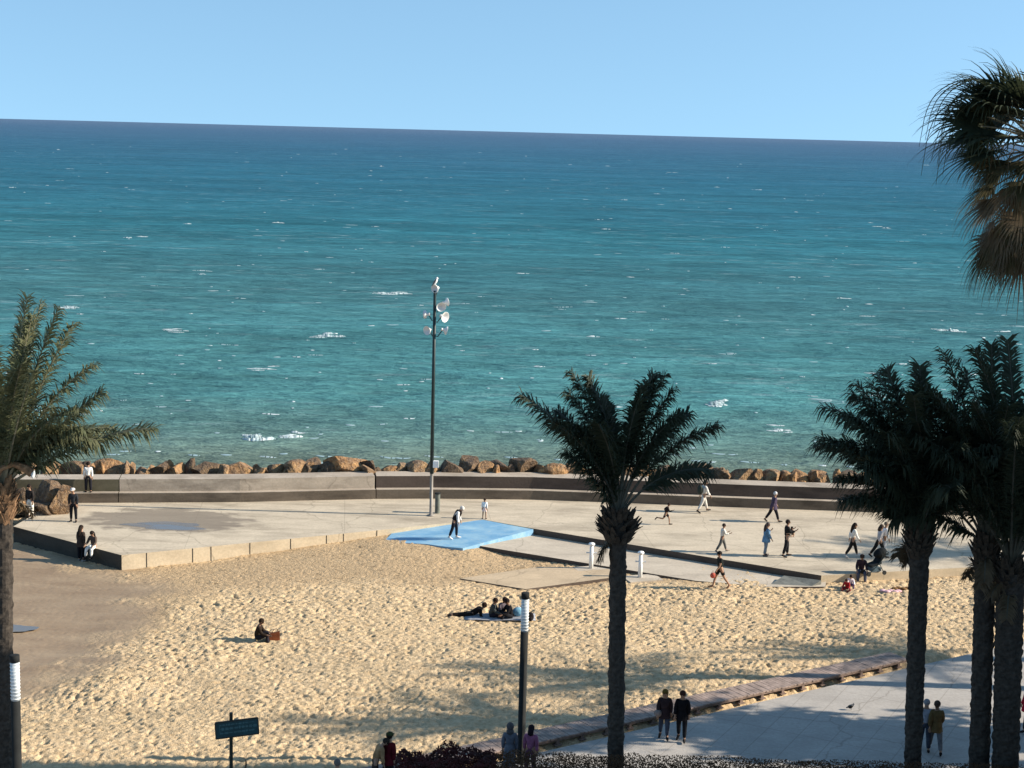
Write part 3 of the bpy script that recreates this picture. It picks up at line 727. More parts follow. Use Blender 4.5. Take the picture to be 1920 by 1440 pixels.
def leaf_bases(parent, c, h, r, mat, seed, n=150, name='leaf_bases', stub=.28):
    r_ = random.Random(seed); mb = MB(); c = Vector(c)
    for i in range(n):
        t = r_.random(); z = c.z - h + h * t; a = r_.uniform(0, 6.283)
        rr = r * (.55 + .45 * math.sin(math.pi * min(1, .15 + .8 * t)))
        rad = Vector((math.cos(a), math.sin(a), 0)); tn = Vector((-rad.y, rad.x, 0))
        p = Vector((c.x, c.y, z)) + rad * rr * .5; q = Vector((c.x, c.y, z)) + rad * rr * r_.uniform(.85, 1.15) + Vector((0, 0, stub * r_.uniform(.5, 1.3)))
        w0, w1 = .085, .035
        mb.add([p - tn * w0, p + tn * w0, q + tn * w1, q - tn * w1, p - tn * w0 + rad * .07 + Vector((0, 0, -.05)), p + tn * w0 + rad * .07 + Vector((0, 0, -.05))],
               [(0, 1, 2, 3), (4, 3, 2, 5), (0, 3, 4), (1, 5, 2), (0, 4, 5, 1)])
    return mb.build(name, mat, parent)
def date_palm(px, Y, crown_py, r0, r1, fr, label, group, seed, lit=False, extra=18, Lx=(3.0, 4.0), boot=(1.0, .55), base_z=-0.1, elx=(25, 88), droopx=(15, 60), tilt=0, bootmat=None, crown_px=None, steep=0, pw=None, bare=.17, Lw=.6, ls=.95, dry=4):
    top = atY(crown_px if crown_px is not None else px, crown_py, Y); bx = atY(px, 1420, Y).x
    e = empty('palm_tree', (bx, Y, 0)); tag(e, label, 'palm tree', group)
    cx = (top.x - bx)
    trunk(e, base_z, top.z - .25, r0, r1, MAT['bark'], seed, (cx, 0))
    leaf_bases(e, (cx, 0, top.z), boot[0], boot[1], bootmat or MAT['boot'], seed + 1, int(160 * boot[0]))
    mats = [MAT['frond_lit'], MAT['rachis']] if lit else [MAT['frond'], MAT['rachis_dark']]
    r_ = random.Random(seed + 2); k = 0
    for q in fr:
        az, el, L, dr = q[:4]; L *= ls; el, dr = min(89, el + steep), dr + steep * 1.3; sw = q[4] if len(q) > 4 else 0
        frond(e, az, el, L, dr, mats, seed * 50 + k, sw, loc=(cx, 0, top.z - .15), bare=bare, Lw=Lw, pw=pw or (1.1 if steep else 1.7)); k += 1
    for i in range(extra):
        az = r_.uniform(140, 400); el = r_.uniform(*elx)
        frond(e, az, el, r_.uniform(*Lx) * ls * (.75 if 60 < az % 360 < 120 else 1), r_.uniform(*droopx), mats, seed * 50 + k, r_.uniform(-12, 12), loc=(cx, 0, top.z - .15)); k += 1
    for i in range(dry):
        frond(e, r_.uniform(0, 360), r_.uniform(-45, -5), r_.uniform(.8, 1.3), r_.uniform(35, 75), [MAT['fan_dead'], MAT['rachis_dark']], seed * 50 + 400 + i, loc=(cx, 0, top.z - .35 - .3 * r_.random()), nl=46, Lw=.35, name='dry_frond')
    return e
PG = 'date palms along the promenade edge'
# az: 0 = to the photo's right, 90 = away, 180 = left, 270 = towards the camera
MIDF = [(182, 52, 5.0, 18), (176, 69, 4.85, 12), (200, 58, 4.0, 25), (172, 82, 4.5, 8), (20, 86, 4.65, 5), (300, 85, 4.5, 8),
        (4, 72, 4.75, 10), (350, 64, 3.9, 18), (2, 52, 4.3, 30), (10, 42, 3.4, 46), (165, 60, 3.9, 20), (190, 67, 4.4, 16), (0, 68, 4.4, 12), (240, 66, 3.7, 22), (120, 72, 3.8, 15), (178, 76, 4.6, 8), (8, 79, 4.6, 6), (2, 61, 4.0, 20)]
date_palm(1157, 43.0, 962, .215, .22, MIDF, 'palm tree with open upright crown standing alone near mid promenade', PG, 11, extra=2, Lx=(2.6, 3.6), elx=(55, 85), droopx=(10, 35), boot=(.8, .62), crown_px=1160, steep=16, bare=.34, Lw=.58, ls=.885, dry=1)
LFT = [(0, 34, 4.4, 32), (4, 50, 3.7, 14), (350, 70, 4.9, 14), (10, 76, 5.0, 10), (40, 80, 5.0, 10), (180, 70, 4.6, 20), (200, 60, 4.4, 30), (300, 66, 4.4, 28), (330, 58, 3.8, 50), (350, 52, 3.2, 70), (20, 48, 3.4, 62), (5, 60, 3.0, 85), (345, 62, 3.2, 75),
       (15, 84, 5.1, 6), (335, 80, 4.8, 10), (280, 74, 4.6, 20), (90, 70, 4.8, 25), (140, 66, 4.6, 30), (0, 66, 4.2, 35)]
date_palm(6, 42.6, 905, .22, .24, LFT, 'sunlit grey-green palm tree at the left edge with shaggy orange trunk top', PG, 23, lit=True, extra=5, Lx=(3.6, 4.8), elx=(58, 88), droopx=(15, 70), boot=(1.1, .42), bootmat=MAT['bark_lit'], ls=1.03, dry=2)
RA = [(180, 68, 4.9, 66), (184, 61, 4.2, 80), (190, 50, 3.2, 70), (176, 36, 2.5, 60), (200, 40, 2.8, 60), (165, 74, 4.7, 36), (178, 79, 4.8, 26), (150, 80, 4.8, 20), (240, 76, 4.5, 25), (100, 84, 4.8, 12), (20, 80, 4.8, 20), (330, 72, 4.6, 35), (10, 62, 4.4, 50),
      (300, 60, 4.0, 55), (270, 50, 3.6, 60), (215, 56, 3.4, 60), (230, 64, 4.2, 45), (30, 54, 4.0, 60), (0, 46, 3.4, 60), (175, 74, 4.6, 45), (190, 76, 4.7, 30), (186, 70, 4.2, 50)]
date_palm(1716, 43.1, 985, .21, .26, RA, 'windblown palm tree with slim trunk, leftmost of the three palms on the right', PG, 37, extra=22, Lx=(3.0, 4.5), elx=(56, 88), droopx=(35, 85), boot=(.9, .5), crown_px=1726, pw=2.2, Lw=.66, dry=2)
RB = [(180, 70, 5.0, 40), (170, 80, 5.4, 20), (185, 60, 4.6, 60), (90, 84, 5.4, 10), (10, 80, 5.2, 20), (200, 72, 5.0, 35), (190, 35, 3.0, 70), (260, 70, 4.8, 30)]
date_palm(1841, 43.3, 1012, .27, .27, RB, 'palm tree with dark straight trunk, middle one of the three on the right', PG, 41, extra=19, Lx=(3.9, 5.4), elx=(45, 88), droopx=(35, 80), boot=(.9, .45), crown_px=1850, Lw=.7, pw=2.2, ls=1.03)
RC = [(182, 66, 5.6, 22), (176, 74, 5.9, 16), (190, 80, 6.2, 14), (100, 86, 6.2, 6), (10, 82, 6.0, 12), (355, 72, 5.8, 22), (186, 52, 5.0, 40), (220, 70, 5.4, 26), (260, 72, 5.4, 24), (300, 72, 5.6, 22), (330, 64, 5.2, 35), (200, 60, 5.2, 36), (165, 60, 5.0, 34)]
date_palm(1892, 42.8, 1055, .34, .36, RC, 'stout palm tree with long bare leaf stalks, thickest of the three on the right', PG, 53, extra=15, Lx=(4.6, 6.2), elx=(52, 88), droopx=(25, 65), boot=(.8, .5), crown_px=1896, steep=12, bare=.3, ls=1.02)
def far_palm(x, y, h, seed, label):
    e = empty('palm_tree', (x, y, 0)); tag(e, label, 'palm tree', PG); trunk(e, -.3, h, .24, .24, MAT['bark'], seed)
    leaf_bases(e, (0, 0, h + .2), .9, .5, MAT['boot'], seed, 120); r_ = random.Random(seed)
    for i in range(34): frond(e, i * 137.5, r_.uniform(15, 85), r_.uniform(3.2, 4.3), r_.uniform(25, 75), [MAT['frond'], MAT['rachis_dark']], seed * 70 + i, loc=(0, 0, h), nl=40)
# stumps of cut leaves
st = MB(); st.tube([(0.05, -.2, 9.05), (.25, -.35, 9.45), (.6, -.4, 9.62), (.95, -.42, 9.5), (1.12, -.42, 9.38)], [.05, .06, .08, .12, .13], 8)
lp = [o for o in C.objects if o.name.startswith('palm_tree') and 'left edge' in o.get('label', '')][0]
sc_top = atY(6, 905, 42.6).z
so_ = st.build('cut_stalk', MAT['bark_lit'], lp); so_.location = (0, 0, sc_top - 9.0)
st = MB(); st.ball((1.14, -.42, 9.36), (.05, .13, .13), 10, 6); so_ = st.build('cut_face', MAT['lens'], lp); so_.location = (0, 0, sc_top - 9.0)

# fan palm at the right edge, tall enough to stand above the horizon
def smooth_pts(pts, it=2):
    for _ in range(it):
        q = [pts[0]]
        for a, b in zip(pts, pts[1:]): q += [a.lerp(b, .25), a.lerp(b, .75)]
        pts = q + [pts[-1]]
    return pts
def fan(parent, az, el, pet, rad, mat, seed, spread=105, nseg=30, droop=.5, name='frond', loc=(0, 0, 0), fold=.3, wk=1.0):
    r_ = random.Random(seed); mb = MB(); pts = curve_pts(pet, el, 22, 6)
    mb.tube(pts, [.03, .027, .024, .021, .02, .018, .016], 5, mi=1)
    p = pts[-1]; tg = (pts[-1] - pts[-2]).normalized(); sd = tg.cross(Vector((0, 0, 1))); sd = sd.normalized() if sd.length > .05 else Vector((0, 1, 0)); up = sd.cross(tg)
    tw = R(r_.uniform(-30, 30)); sd, up = sd * math.cos(tw) + up * math.sin(tw), up * math.cos(tw) - sd * math.sin(tw)
    for k in range(nseg):
        a = R(-spread + 2 * spread * k / (nseg - 1) + r_.uniform(-2, 2)); d0 = (tg * math.cos(a) + sd * math.sin(a) + up * fold * (1 - abs(math.cos(a)) * .6)).normalized()
        L = rad * (1 - .28 * abs(a) / R(spread)) * r_.uniform(.85, 1.12); w_ = d0.cross(up).normalized(); q = p.copy(); d = d0.copy(); last = None; ns = 6
        wid = [.012, .030, .034, .026, .014, .008, .003]
        for i in range(ns + 1):
            w2 = w_ * wid[i] * (rad / 1.1) * wk
            if last is not None: mb.add([last[0], last[1], q + w2, q - w2], [(0, 1, 2, 3)], 0)
            last = (q - w2, q + w2)
            d = (d + Vector((0, 0, -1)) * droop * r_.uniform(.7, 1.3) * (i / ns) ** 1.6 * .8).normalized(); q = q + d * L / ns
    o = mb.build(name, [mat, MAT['rachis']], parent); o.location = loc; o.rotation_euler = (0, 0, R(az)); return o
FY = 36.0
ft = atY(1940, 262, FY); e = empty('fan_palm', (ft.x, FY, 0)); tag(e, 'tall fan palm with a dry hanging skirt reaching above the horizon at the right edge', 'palm tree')
tk = trunk(e, -.2, ft.z + .1, .26, .2, MAT['bark_lit'], 5, (-1.7, 0)); tk.location = (1.7, 0, 0)
rf_ = random.Random(5)
for i, (az, el, pet) in enumerate([(182, 42, 1.25), (178, 30, 1.2), (186, 18, 1.3), (170, 55, 1.1), (200, 48, 1.1), (215, 32, 1.2), (160, 30, 1.1), (175, 5, 1.25), (195, -8, 1.2), (140, 45, 1.0), (235, 45, 1.1), (260, 25, 1.2), (225, 8, 1.1), (150, 8, 1.1), (90, 60, 1.0), (300, 50, 1.1), (20, 60, 1.0), (340, 30, 1.2), (60, 30, 1.1), (280, 68, .9), (185, 70, .9), (120, 20, 1.1)]):
    fan(e, az, el, pet, rf_.uniform(1.4, 1.75), MAT['fan'], 900 + i, droop=rf_.uniform(.5, .9), loc=(0, 0, ft.z))
for i in range(10):
    fan(e, rf_.uniform(130, 290), rf_.uniform(-35, -5), rf_.uniform(.8, 1.1), rf_.uniform(.9, 1.2), MAT['fan_mid'], 940 + i, spread=80, droop=.9, loc=(0, 0, ft.z - .25))
for i in range(40):
    zz = ft.z - .9 - .95 * rf_.random()
    fan(e, rf_.uniform(0, 360) if i % 3 else rf_.uniform(140, 260), rf_.uniform(-62, -28), rf_.uniform(.75, 1.15), rf_.uniform(1.0, 1.35), MAT['fan_mid'] if rf_.random() < .45 else MAT['fan_dead'], 960 + i, spread=rf_.uniform(45, 95), nseg=24, droop=rf_.uniform(.7, 1.5), name='dead_frond', loc=(0, 0, zz), fold=.15, wk=.55)
for i in range(9):
    fan(e, rf_.uniform(110, 300), rf_.uniform(-55, -15), rf_.uniform(.8, 1.2), rf_.uniform(1.0, 1.4), MAT['fan_mid'] if i % 2 else MAT['fan_dead'], 1100 + i, spread=rf_.uniform(50, 90), nseg=22, droop=rf_.uniform(.8, 1.5), name='dead_frond', loc=(0, 0, ft.z - .2 - .8 * rf_.random()), wk=.6)
for i in range(9):
    a = rf_.uniform(160, 205); b = MB(); d = Vector((math.cos(R(a)), math.sin(R(a)), 0)); r1 = rf_.uniform(1.9, 2.75); z0 = ft.z + rf_.uniform(.3, .9)
    pp_ = smooth_pts([Vector((0, 0, z0)) + d * .3, Vector((0, 0, z0 + .45)) + d * r1 * .5, Vector((0, 0, z0 + .35)) + d * r1 * .8, Vector((0, 0, z0 - .1)) + d * r1, Vector((0, 0, z0 - .6 - rf_.random())) + d * (r1 + .12)]); b.tube(pp_, [.024 - .02 * k_ / (len(pp_) - 1) for k_ in range(len(pp_))], 5)
    b.build('frond_strand', MAT['fan'], e)
for i in range(26):
    a = rf_.uniform(120, 280); b = MB(); z0 = ft.z + rf_.uniform(-.4, .5); d = Vector((math.cos(R(a)), math.sin(R(a)), 0)); r1 = rf_.uniform(.6, 1.6)
    b.tube([Vector((0, 0, z0)) + d * .2, Vector((0, 0, z0 + .1)) + d * r1 * .6, Vector((0, 0, z0 - .35)) + d * r1, Vector((0, 0, z0 - .9 - rf_.random() * .6)) + d * (r1 + rf_.uniform(0, .25))], [.018, .012, .008, .003], 4)
    b.build('dry_strand', MAT['fan_dead'], e)

# ------------------------------------------------------------------ what shades the near promenade, out to the right
bd = empty('shade_building', (42, 30, 0)); tag(bd, 'tall cream building added out of frame to the right to shade the near palms', 'building')  # unseen block, added and shaped to throw shade on the palms
w_ = MB(); w_.box((0, 12.75, 11.2), (36, 4.9, 22.4)); w_.box((0, -3.3, 6.2), (35.9, 27.2, 12.4)); w_.build('wall', MAT['stucco'], bd)
w_ = MB(); w_.box((0, 12.75, 22.65), (36.2, 5.1, .5)); w_.box((0, -3.35, 12.65), (36.1, 27.0, .5)); w_.build('roof', MAT['slab'], bd)
for fl in range(6):
    for k in range(7):
        if fl > 2 and k < 6: continue
        g = MB(); g.box((-18.02 if k == 6 else -17.97, -14.6 + k * 4.6, 2.4 + fl * 3.3), (.12, 1.5, 1.7)); wn = g.build('window', MAT['glass'], bd)
def tree(x, y, h, r, seed, label):
    e = empty('shade_tree', (x, y, 0)); tag(e, label, 'tree', 'broad-leaved trees beside the promenade'); r_ = random.Random(seed)
    b = MB(); b.tube([(0, 0, -.1), (.1, .05, h * .3), (.05, 0, h * .55)], [.3, .22, .15], 10)
    for i in range(7):
        a = i * .9; b.tube([(.1, 0, h * .35), (math.cos(a) * r * .4, math.sin(a) * r * .4, h * .6), (math.cos(a) * r * .75, math.sin(a) * r * .75, h * .75)], [.12, .07, .02], 6)
    b.build('trunk', MAT['bark'], e); m_ = MB()
    cl = [(Vector((r_.gauss(0, .45) * r, r_.gauss(0, .45) * r, h * .68 + r_.gauss(0, .16) * h)), r_.uniform(.5, 1.0)) for _ in range(60)]
    for c_, rr in cl:
        for _ in range(60):
            p = c_ + Vector((r_.gauss(0, .5), r_.gauss(0, .5), r_.gauss(0, .4))) * rr; a = Vector((r_.gauss(0, 1), r_.gauss(0, 1), r_.gauss(0, 1))).normalized() * .24; b2 = a.orthogonal().normalized() * .15
            m_.add([p - a, p + b2, p + a, p - b2], [(0, 1, 2, 3)])
    m_.build('crown', MAT['leaf'], e)
tree(25.5, 48.6, 11.0, 2.2, 1, 'leafy tree beside the promenade nearest the building corner, out of frame to the right')
tree(31.5, 48.7, 13.2, 2.2, 2, 'taller leafy tree behind the first one beside the promenade, out of frame to the right')
far_palm(21.9, 49.5, 9.8, 74, 'palm tree out of frame shading the near sand left of the boardwalk')
far_palm(23.5, 54.2, 8.6, 71, 'palm tree out of frame, casting the crown shadow on the mid sand')
far_palm(34.5, 57.2, 8.8, 72, 'palm tree out of frame shading the sand by the boardwalk end')
far_palm(40.5, 73.6, 8.6, 73, 'palm tree out of frame, casting the crown shadow on the plaza')

# ------------------------------------------------------------------ hedge and bush in front
def clumps(mb, box, n, size, seed, top_noise=.25):
    r_ = random.Random(seed); x0, x1, y0, y1, z0, z1 = box
    for _ in range(n):
        x = r_.uniform(x0, x1); y = r_.uniform(y0, y1); zt = z1 + top_noise * (mnoise.noise(Vector((x * 1.1, y * 1.1, seed))) + .5 * mnoise.noise(Vector((x * 3.1, y * 3, seed + 5))))
        z = zt - (zt - z0) * r_.random() ** 2.2
        a = Vector((r_.gauss(0, 1), r_.gauss(0, 1), r_.gauss(.3, 1))).normalized() * size * r_.uniform(.6, 1.4); b = a.orthogonal().normalized() * size * .42
        p = Vector((x, y, z)); mb.add([p - a, p + b, p + a, p - b], [(0, 1, 2, 3)])
hz = atY(1400, 1419, 42.2).z
hx0, hx1 = atY(905, 1420, 42.0).x, 20.0
pw = MB(); pw.box(((hx0 + hx1) / 2, 41.3, hz / 2 - .12), (hx1 - hx0, .4, hz - .1)); pl = pw.build('planter_wall', MAT['brick']); tag(pl, 'terracotta planter wall along the near side of the promenade', 'planter')
hm = MB(); clumps(hm, (hx0, hx1, 41.1, 42.2, hz - .3, hz - .02), 24000, .036, 3, .08)
hd = hm.build('hedge', MAT['dryhedge']); tag(hd, 'dry brownish hedge along the near edge of the promenade', 'hedge')
bx0, bx1 = atY(765, 1420, 41.8).x, atY(930, 1420, 41.8).x
bb = MB(); clumps(bb, (bx0 - .3, bx1, 40.9, 42.2, .3, hz + .0), 9000, .055, 9, .34)
b_ = bb.build('bush', MAT['maroon']); tag(b_, 'dark red leafy bush at the bottom edge beside the person in red', 'bush')
# pointed plant tip
tp = MB(); pt = atY(461, 1424, 44)
for i in range(40):
    a = rnd.uniform(0, 6.28); z = rnd.uniform(0, 1); rr = .16 * (1 - z) + .01; tp.tube([(pt.x, 44, pt.z - 1.1 + z * 1.0), (pt.x + math.cos(a) * rr, 44 + math.sin(a) * rr, pt.z - 1.0 + z * 1.0)], [.025, .006], 4)
tp.tube([(pt.x, 44, -.3), (pt.x, 44, pt.z - .05)], [.03, .015], 6)
o = tp.build('plant', MAT['dryhedge']); tag(o, 'small pointed dark plant tip below the teal sign', 'plant')

# ------------------------------------------------------------------ lamp posts, mast, sign, showers
def lamp(px, top_py, Y, gz, label):
    x = atY(px, 1300, Y).x; e = empty('street_lamp', (x, Y, gz)); tag(e, label, 'street lamp', 'column lamps beside the sand'); h = atY(px, top_py, Y).z - gz
    b = MB(); b.lathe((0, 0, 0), (0, 0, 1), [(0, 0), (0, .2), (.05, .2), (.06, .118), (h - 1.2, .118), (h - 1.2, 0)], 20); b.build('pole', MAT['post'], e, True)
    b = MB(); b.lathe((0, 0, h - 1.2), (0, 0, 1), [(0, .09), (0, .112), (1.02, .112), (1.02, .09)], 20); hd_ = b.build('lamp_head', MAT['lens'], e, True)
    b = MB()
    for k in range(11): b.lathe((0, 0, h - 1.15 + k * .092), (0, 0, 1), [(0, .112), (0, .124), (.02, .124), (.02, .112)], 20)
    b.build('louvre_ring', MAT['white'], hd_)
    b = MB(); b.lathe((0, 0, h - .18), (0, 0, 1), [(0, 0), (0, .125), (.17, .125), (.18, .11), (.18, 0)], 20); b.build('cap', MAT['post'], e, True)
lamp(980, 1111, 46.4, -.05, 'black column lamp with a grey glass head standing by the mid sand')
lamp(29, 1228, 39.0, -.2, 'black column lamp with a bright ribbed head by the left palm')

MY = at(808, 967, ZP); mx, my = MY.x, MY.y
e = empty('speaker_mast', (mx, my, ZP)); tag(e, 'tall dark mast carrying a cluster of white horn speakers', 'mast')
ht = atY(817, 545, my).z - ZP
def zpx(py): return atY(812, py, my).z - ZP
b = MB(); b.lathe((0, 0, 0), (0, 0, 1), [(0, 0), (0, .2), (.04, .2), (.05, .085), (zpx(888), .08)], 14); b.build('pole_base', MAT['metal_sunlit'], e, True)
b = MB(); b.tube([(0, 0, zpx(888)), (.0, 0, ht * .6), (0, 0, ht)], [.1, .085, .075], 14); b.build('pole', MAT['metal_dark'], e, True)
b = MB(); b.box((.2, -.02, zpx(870)), (.28, .2, .34)); b.build('junction_box', MAT['white'], e)
def horn(pz, cx, cy, dirv, size=.30, grey=False):
    # horn centre of the mouth, seen offsets in metres from the pole
    d = Vector(dirv).normalized(); mo = Vector((cx, cy, pz)); back_ = mo - d * (size := size * .8) * 1.35
    b = MB(); prof = [(0, .05), (.0, .075), (size * .35, .075), (size * .36, .045), (size * .6, .07), (size * .9, .13), (size * 1.15, .21), (size * 1.3, size * .95), (size * 1.35, size), (size * 1.33, size * .96), (size * 1.1, .18), (size * .7, .06), (size * .5, .0)]
    b.lathe(back_, d, prof, 20); h_ = b.build('horn_speaker', MAT['horn'], e, True)
    b = MB(); b.tube([(0, 0, pz - .22), Vector((back_.x * .5, back_.y * .5, pz - .3)), back_ + d * .05 - Vector((0, 0, .06))], .025, 6); b.build('bracket', MAT['metal_dark'], h_)
horn(zpx(541), -.02, -.12, (-.55, -.75, -.12), .27)
horn(zpx(566), .64, .15, (.9, .35, .12), .26)
horn(zpx(574), .34, -.34, (.25, -1, -.28), .30)
horn(zpx(590), -.50, .05, (-.93, .3, -.1), .27)
horn(zpx(593), .55, -.25, (.75, -.66, -.1), .33)
horn(zpx(619), -.36, -.25, (-.6, -.8, -.1), .28)
horn(zpx(620), .62, .1, (.95, .15, -.25), .28)
# gull on the topmost horn
g = empty('seagull', (mx - .0, my - .02, ZP + zpx(534))); tag(g, 'seagull perched on the topmost horn speaker of the mast', 'bird')
b = MB(); b.ball((.02, 0, .17), (.085, .08, .17), 12, 8, rot=Matrix.Rotation(R(28), 3, 'Y')); b.ball((.09, 0, .33), (.06, .055, .058), 10, 8); b.tube([(.13, 0, .325), (.19, 0, .31)], [.016, .005], 6)
b.tube([(.05, 0, .25), (.085, 0, .31)], [.06, .05], 10); b.tube([(.03, .03, .06), (.04, .03, -.03)], .008, 5); b.tube([(.03, -.03, .06), (.04, -.03, -.03)], .008, 5)
b.build('body', MAT['feather'], g, True)
for s_ in (-1, 1):
    b = MB(); b.ball((-.03, .07 * s_, .15), (.05, .02, .18), 10, 6, rot=Matrix.Rotation(R(30), 3, 'Y')); b.tube([(-.09, .05 * s_, .05), (-.15, .02 * s_, -.06)], [.035, .008], 6); b.build('wing', MAT['feather_grey'], g, True)
up_ = at(820, 962, ZP); e = empty('utility_post', (up_.x, up_.y, ZP)); tag(e, 'short grey-green utility post behind the foot of the speaker mast', 'post')
b = MB(); b.lathe((0, 0, 0), (0, 0, 1), [(0, 0), (0, .13), (1.0, .13), (1.0, 0)], 14); b.build('body', simple('grey_green_paint', (.13, .14, .12), .7, .3, 4, 0), e)
b = MB(); b.lathe((0, 0, 1.002), (0, 0, 1), [(0, 0), (0, .15), (.05, .15), (.07, .05), (.07, 0)], 14); b.build('cap', MAT['post'], e)

# sign
sp_ = atY(433, 1390, 45.0); gz = sand_z(sp_.x, 45.0); e = empty('sign', (sp_.x, 45.0, gz)); tag(e, 'weathered teal sign board on a thin dark post in the near sand', 'sign')
ztop = atY(434, 1337, 45).z - gz; zb0 = atY(445, 1364, 45).z - gz
b = MB(); b.tube([(0, 0.03, -.3), (0, .03, ztop)], .052, 10); b.build('post', MAT['sign_frame'], e)
rotm = Matrix.Rotation(R(14), 3, 'Z') @ Matrix.Rotation(R(-3.8), 3, 'Y')
def sb(c, d): return Vector((.19, -.06, zb0)) + rotm @ Vector(c)
b = MB(); b.box(sb((0, 0, 0), 0), (1.22, .035, .46), rot=rotm); bd_ = b.build('board', MAT['sign'], e)
b = MB()
for c_, d_ in (((0, 0, .245), (1.26, .05, .035)), ((0, 0, -.245), (1.26, .05, .035)), ((-.625, 0, 0), (.03, .05, .46)), ((.625, 0, 0), (.03, .05, .46))): b.box(sb(c_, 0), d_, rot=rotm)
b.build('frame', MAT['sign_frame'], bd_)
b = MB(); rs = random.Random(3)
for row, (z_, hh_, x0, x1) in enumerate(((.15, .05, -.5, .36), (.03, .085, -.45, .5), (-.10, .06, -.5, .42))):
    x = x0
    while x < x1:
        ww = rs.uniform(.035, .11); b.box(sb((x + ww / 2, -.021, z_), 0), (ww, .006, hh_ * rs.uniform(.6, 1.0)), rot=rotm); x += ww + rs.uniform(.02, .05)
for z_ in (.15, .03, -.10): b.box(sb((.0, -.0185, z_), 0), (1.0, .002, .012), rot=rotm)
b.box(sb((-.5, -.0185, .025), 0), (.012, .002, .262), rot=rotm)
b.build('lettering', MAT['sign_text'], bd_)

def shower(px, py, z, topy, label):
    p = at(px, py, z); e = empty('beach_shower', (p.x, p.y, z)); tag(e, label, 'shower', 'white shower posts by the ramp'); h = atY(px, topy, p.y).z - z
    b = MB(); b.lathe((0, 0, 0), (0, 0, 1), [(0, 0), (0, .1), (h - .1, .085), (h - .1, 0)], 14); b.build('post', MAT['white'], e, True)
    b = MB(); b.lathe((0, 0, h - .1), (0, 0, 1), [(0, .08), (0, .14), (.06, .15), (.1, .12), (.12, 0)], 14); b.build('cap', MAT['white'], e, True)
    for s_ in (-1, 1):
        b = MB(); b.tube([(0, 0, h * .62), (.16 * s_, -.02, h * .62), (.24 * s_, -.02, h * .62)], [.03, .03, .045], 8); b.build('tap', MAT['horn'], e)
    b = MB(); b.box((0.1, -.1, -.03), (1.6, 1.0, .1), R(20)); b.build('plinth', MAT['slab'], e)
shower(1108, 1066, -.70, 1018, 'white shower post to the left of the mid palm trunk')
shower(1200, 1083, -.67, 1034, 'white shower post to the right of the mid palm trunk')
# small metal ramp against the kerb wall
a0, a1, a2, a3 = at(1443, 1097, -.62), at(1522, 1099, -.60), at(1540, 1088, -.40), at(1470, 1079, -.40)
vs = [a0, a1, a2, a3] + [Vector((p.x, p.y, -.9)) for p in (a0, a1, a2, a3)]
o = mesh('metal_ramp', vs, [(3, 2, 1, 0), (0, 1, 5, 4), (1, 2, 6, 5), (2, 3, 7, 6), (3, 0, 4, 7), (4, 5, 6, 7)], MAT['ramp_metal']); tag(o, 'small sloping grey ramp plate at the end of the kerb wall', 'ramp')
#PART3
# ------------------------------------------------------------------ people
SKINQ = []          # bodies and clothes grown over a skeleton, made solid together at the end
def skinned(name, nodes, edges, mat, parent, sub=1):
    # nodes: list of (co, radius); the first is the root
    me = bpy.data.meshes.new(name); me.from_pydata([tuple(n[0]) for n in nodes], edges, []); me.update(); me.materials.append(mat)
    o = bpy.data.objects.new(name, me); C.objects.link(o); o.parent = parent
    m_ = o.modifiers.new('skin', 'SKIN'); m_.use_smooth_shade = True; m_.branch_smoothing = .4
    sv = me.skin_vertices[0].data
    for i, n in enumerate(nodes):
        r = n[1] if isinstance(n[1], tuple) else (n[1], n[1]); sv[i].radius = r
    sv[0].use_root = True
    ss = o.modifiers.new('sub', 'SUBSURF'); ss.levels = sub; ss.render_levels = sub
    SKINQ.append(o); return o
def pose_of(kind, r_):
    P = dict(lean=3, head=4, aL=(4, 8, 12), aR=(-4, 8, 12), lL=(2, 2, 4), lR=(-2, 2, 4), pz=None)
    if kind == 'walk': P.update(lean=5, aL=(-20, 8, 22), aR=(22, 8, 22), lL=(24, 8, 3), lR=(-20, 12, 3))
    elif kind == 'walk2': P.update(lean=5, aL=(20, 8, 24), aR=(-20, 8, 20), lL=(-22, 14, 3), lR=(22, 6, 3))
    elif kind == 'stroll': P.update(lean=4, aL=(-8, 8, 16), aR=(10, 8, 18), lL=(11, 6, 3), lR=(-9, 8, 3))
    elif kind == 'run': P.update(lean=14, aL=(-40, 10, 80), aR=(40, 10, 85), lL=(34, 30, 3), lR=(-28, 72, 3))
    elif kind == 'stoop': P.update(lean=26, head=34, aL=(28, 6, 12), aR=(24, 6, 14), lL=(10, 10, 4), lR=(-12, 8, 4))
    elif kind == 'sit_ground': P.update(lean=12, head=14, aL=(40, 10, 50), aR=(40, 10, 55), lL=(118, 105, 8), lR=(112, 100, 8), pz=.13)
    elif kind == 'sit_cross': P.update(lean=16, head=18, aL=(38, 14, 40), aR=(34, 14, 45), lL=(88, 95, 38), lR=(86, 95, 38), pz=.13)
    elif kind == 'sit_edge': P.update(lean=10, head=16, aL=(30, 10, 45), aR=(34, 10, 40), lL=(82, 75, 8), lR=(78, 70, 8), pz=.12)
    elif kind == 'lie': P.update(lean=62, head=-38, aL=(60, 12, 70), aR=(60, 12, 70), lL=(-84, 4, 5), lR=(-88, 2, 5), pz=.12)
    elif kind == 'phone': P.update(lean=2, head=14, aL=(24, 4, 105), aR=(10, 6, 30), lL=(6, 6, 3), lR=(-6, 6, 3))
    elif kind == 'hold': P.update(lean=-2, head=8, aL=(20, 8, 95), aR=(24, 8, 95), lL=(8, 6, 3), lR=(-10, 6, 3))
    elif kind == 'bend': P.update(lean=48, head=0, aL=(55, 8, 25), aR=(48, 8, 30), lL=(2, 2, 5), lR=(-4, 4, 5))
    return P
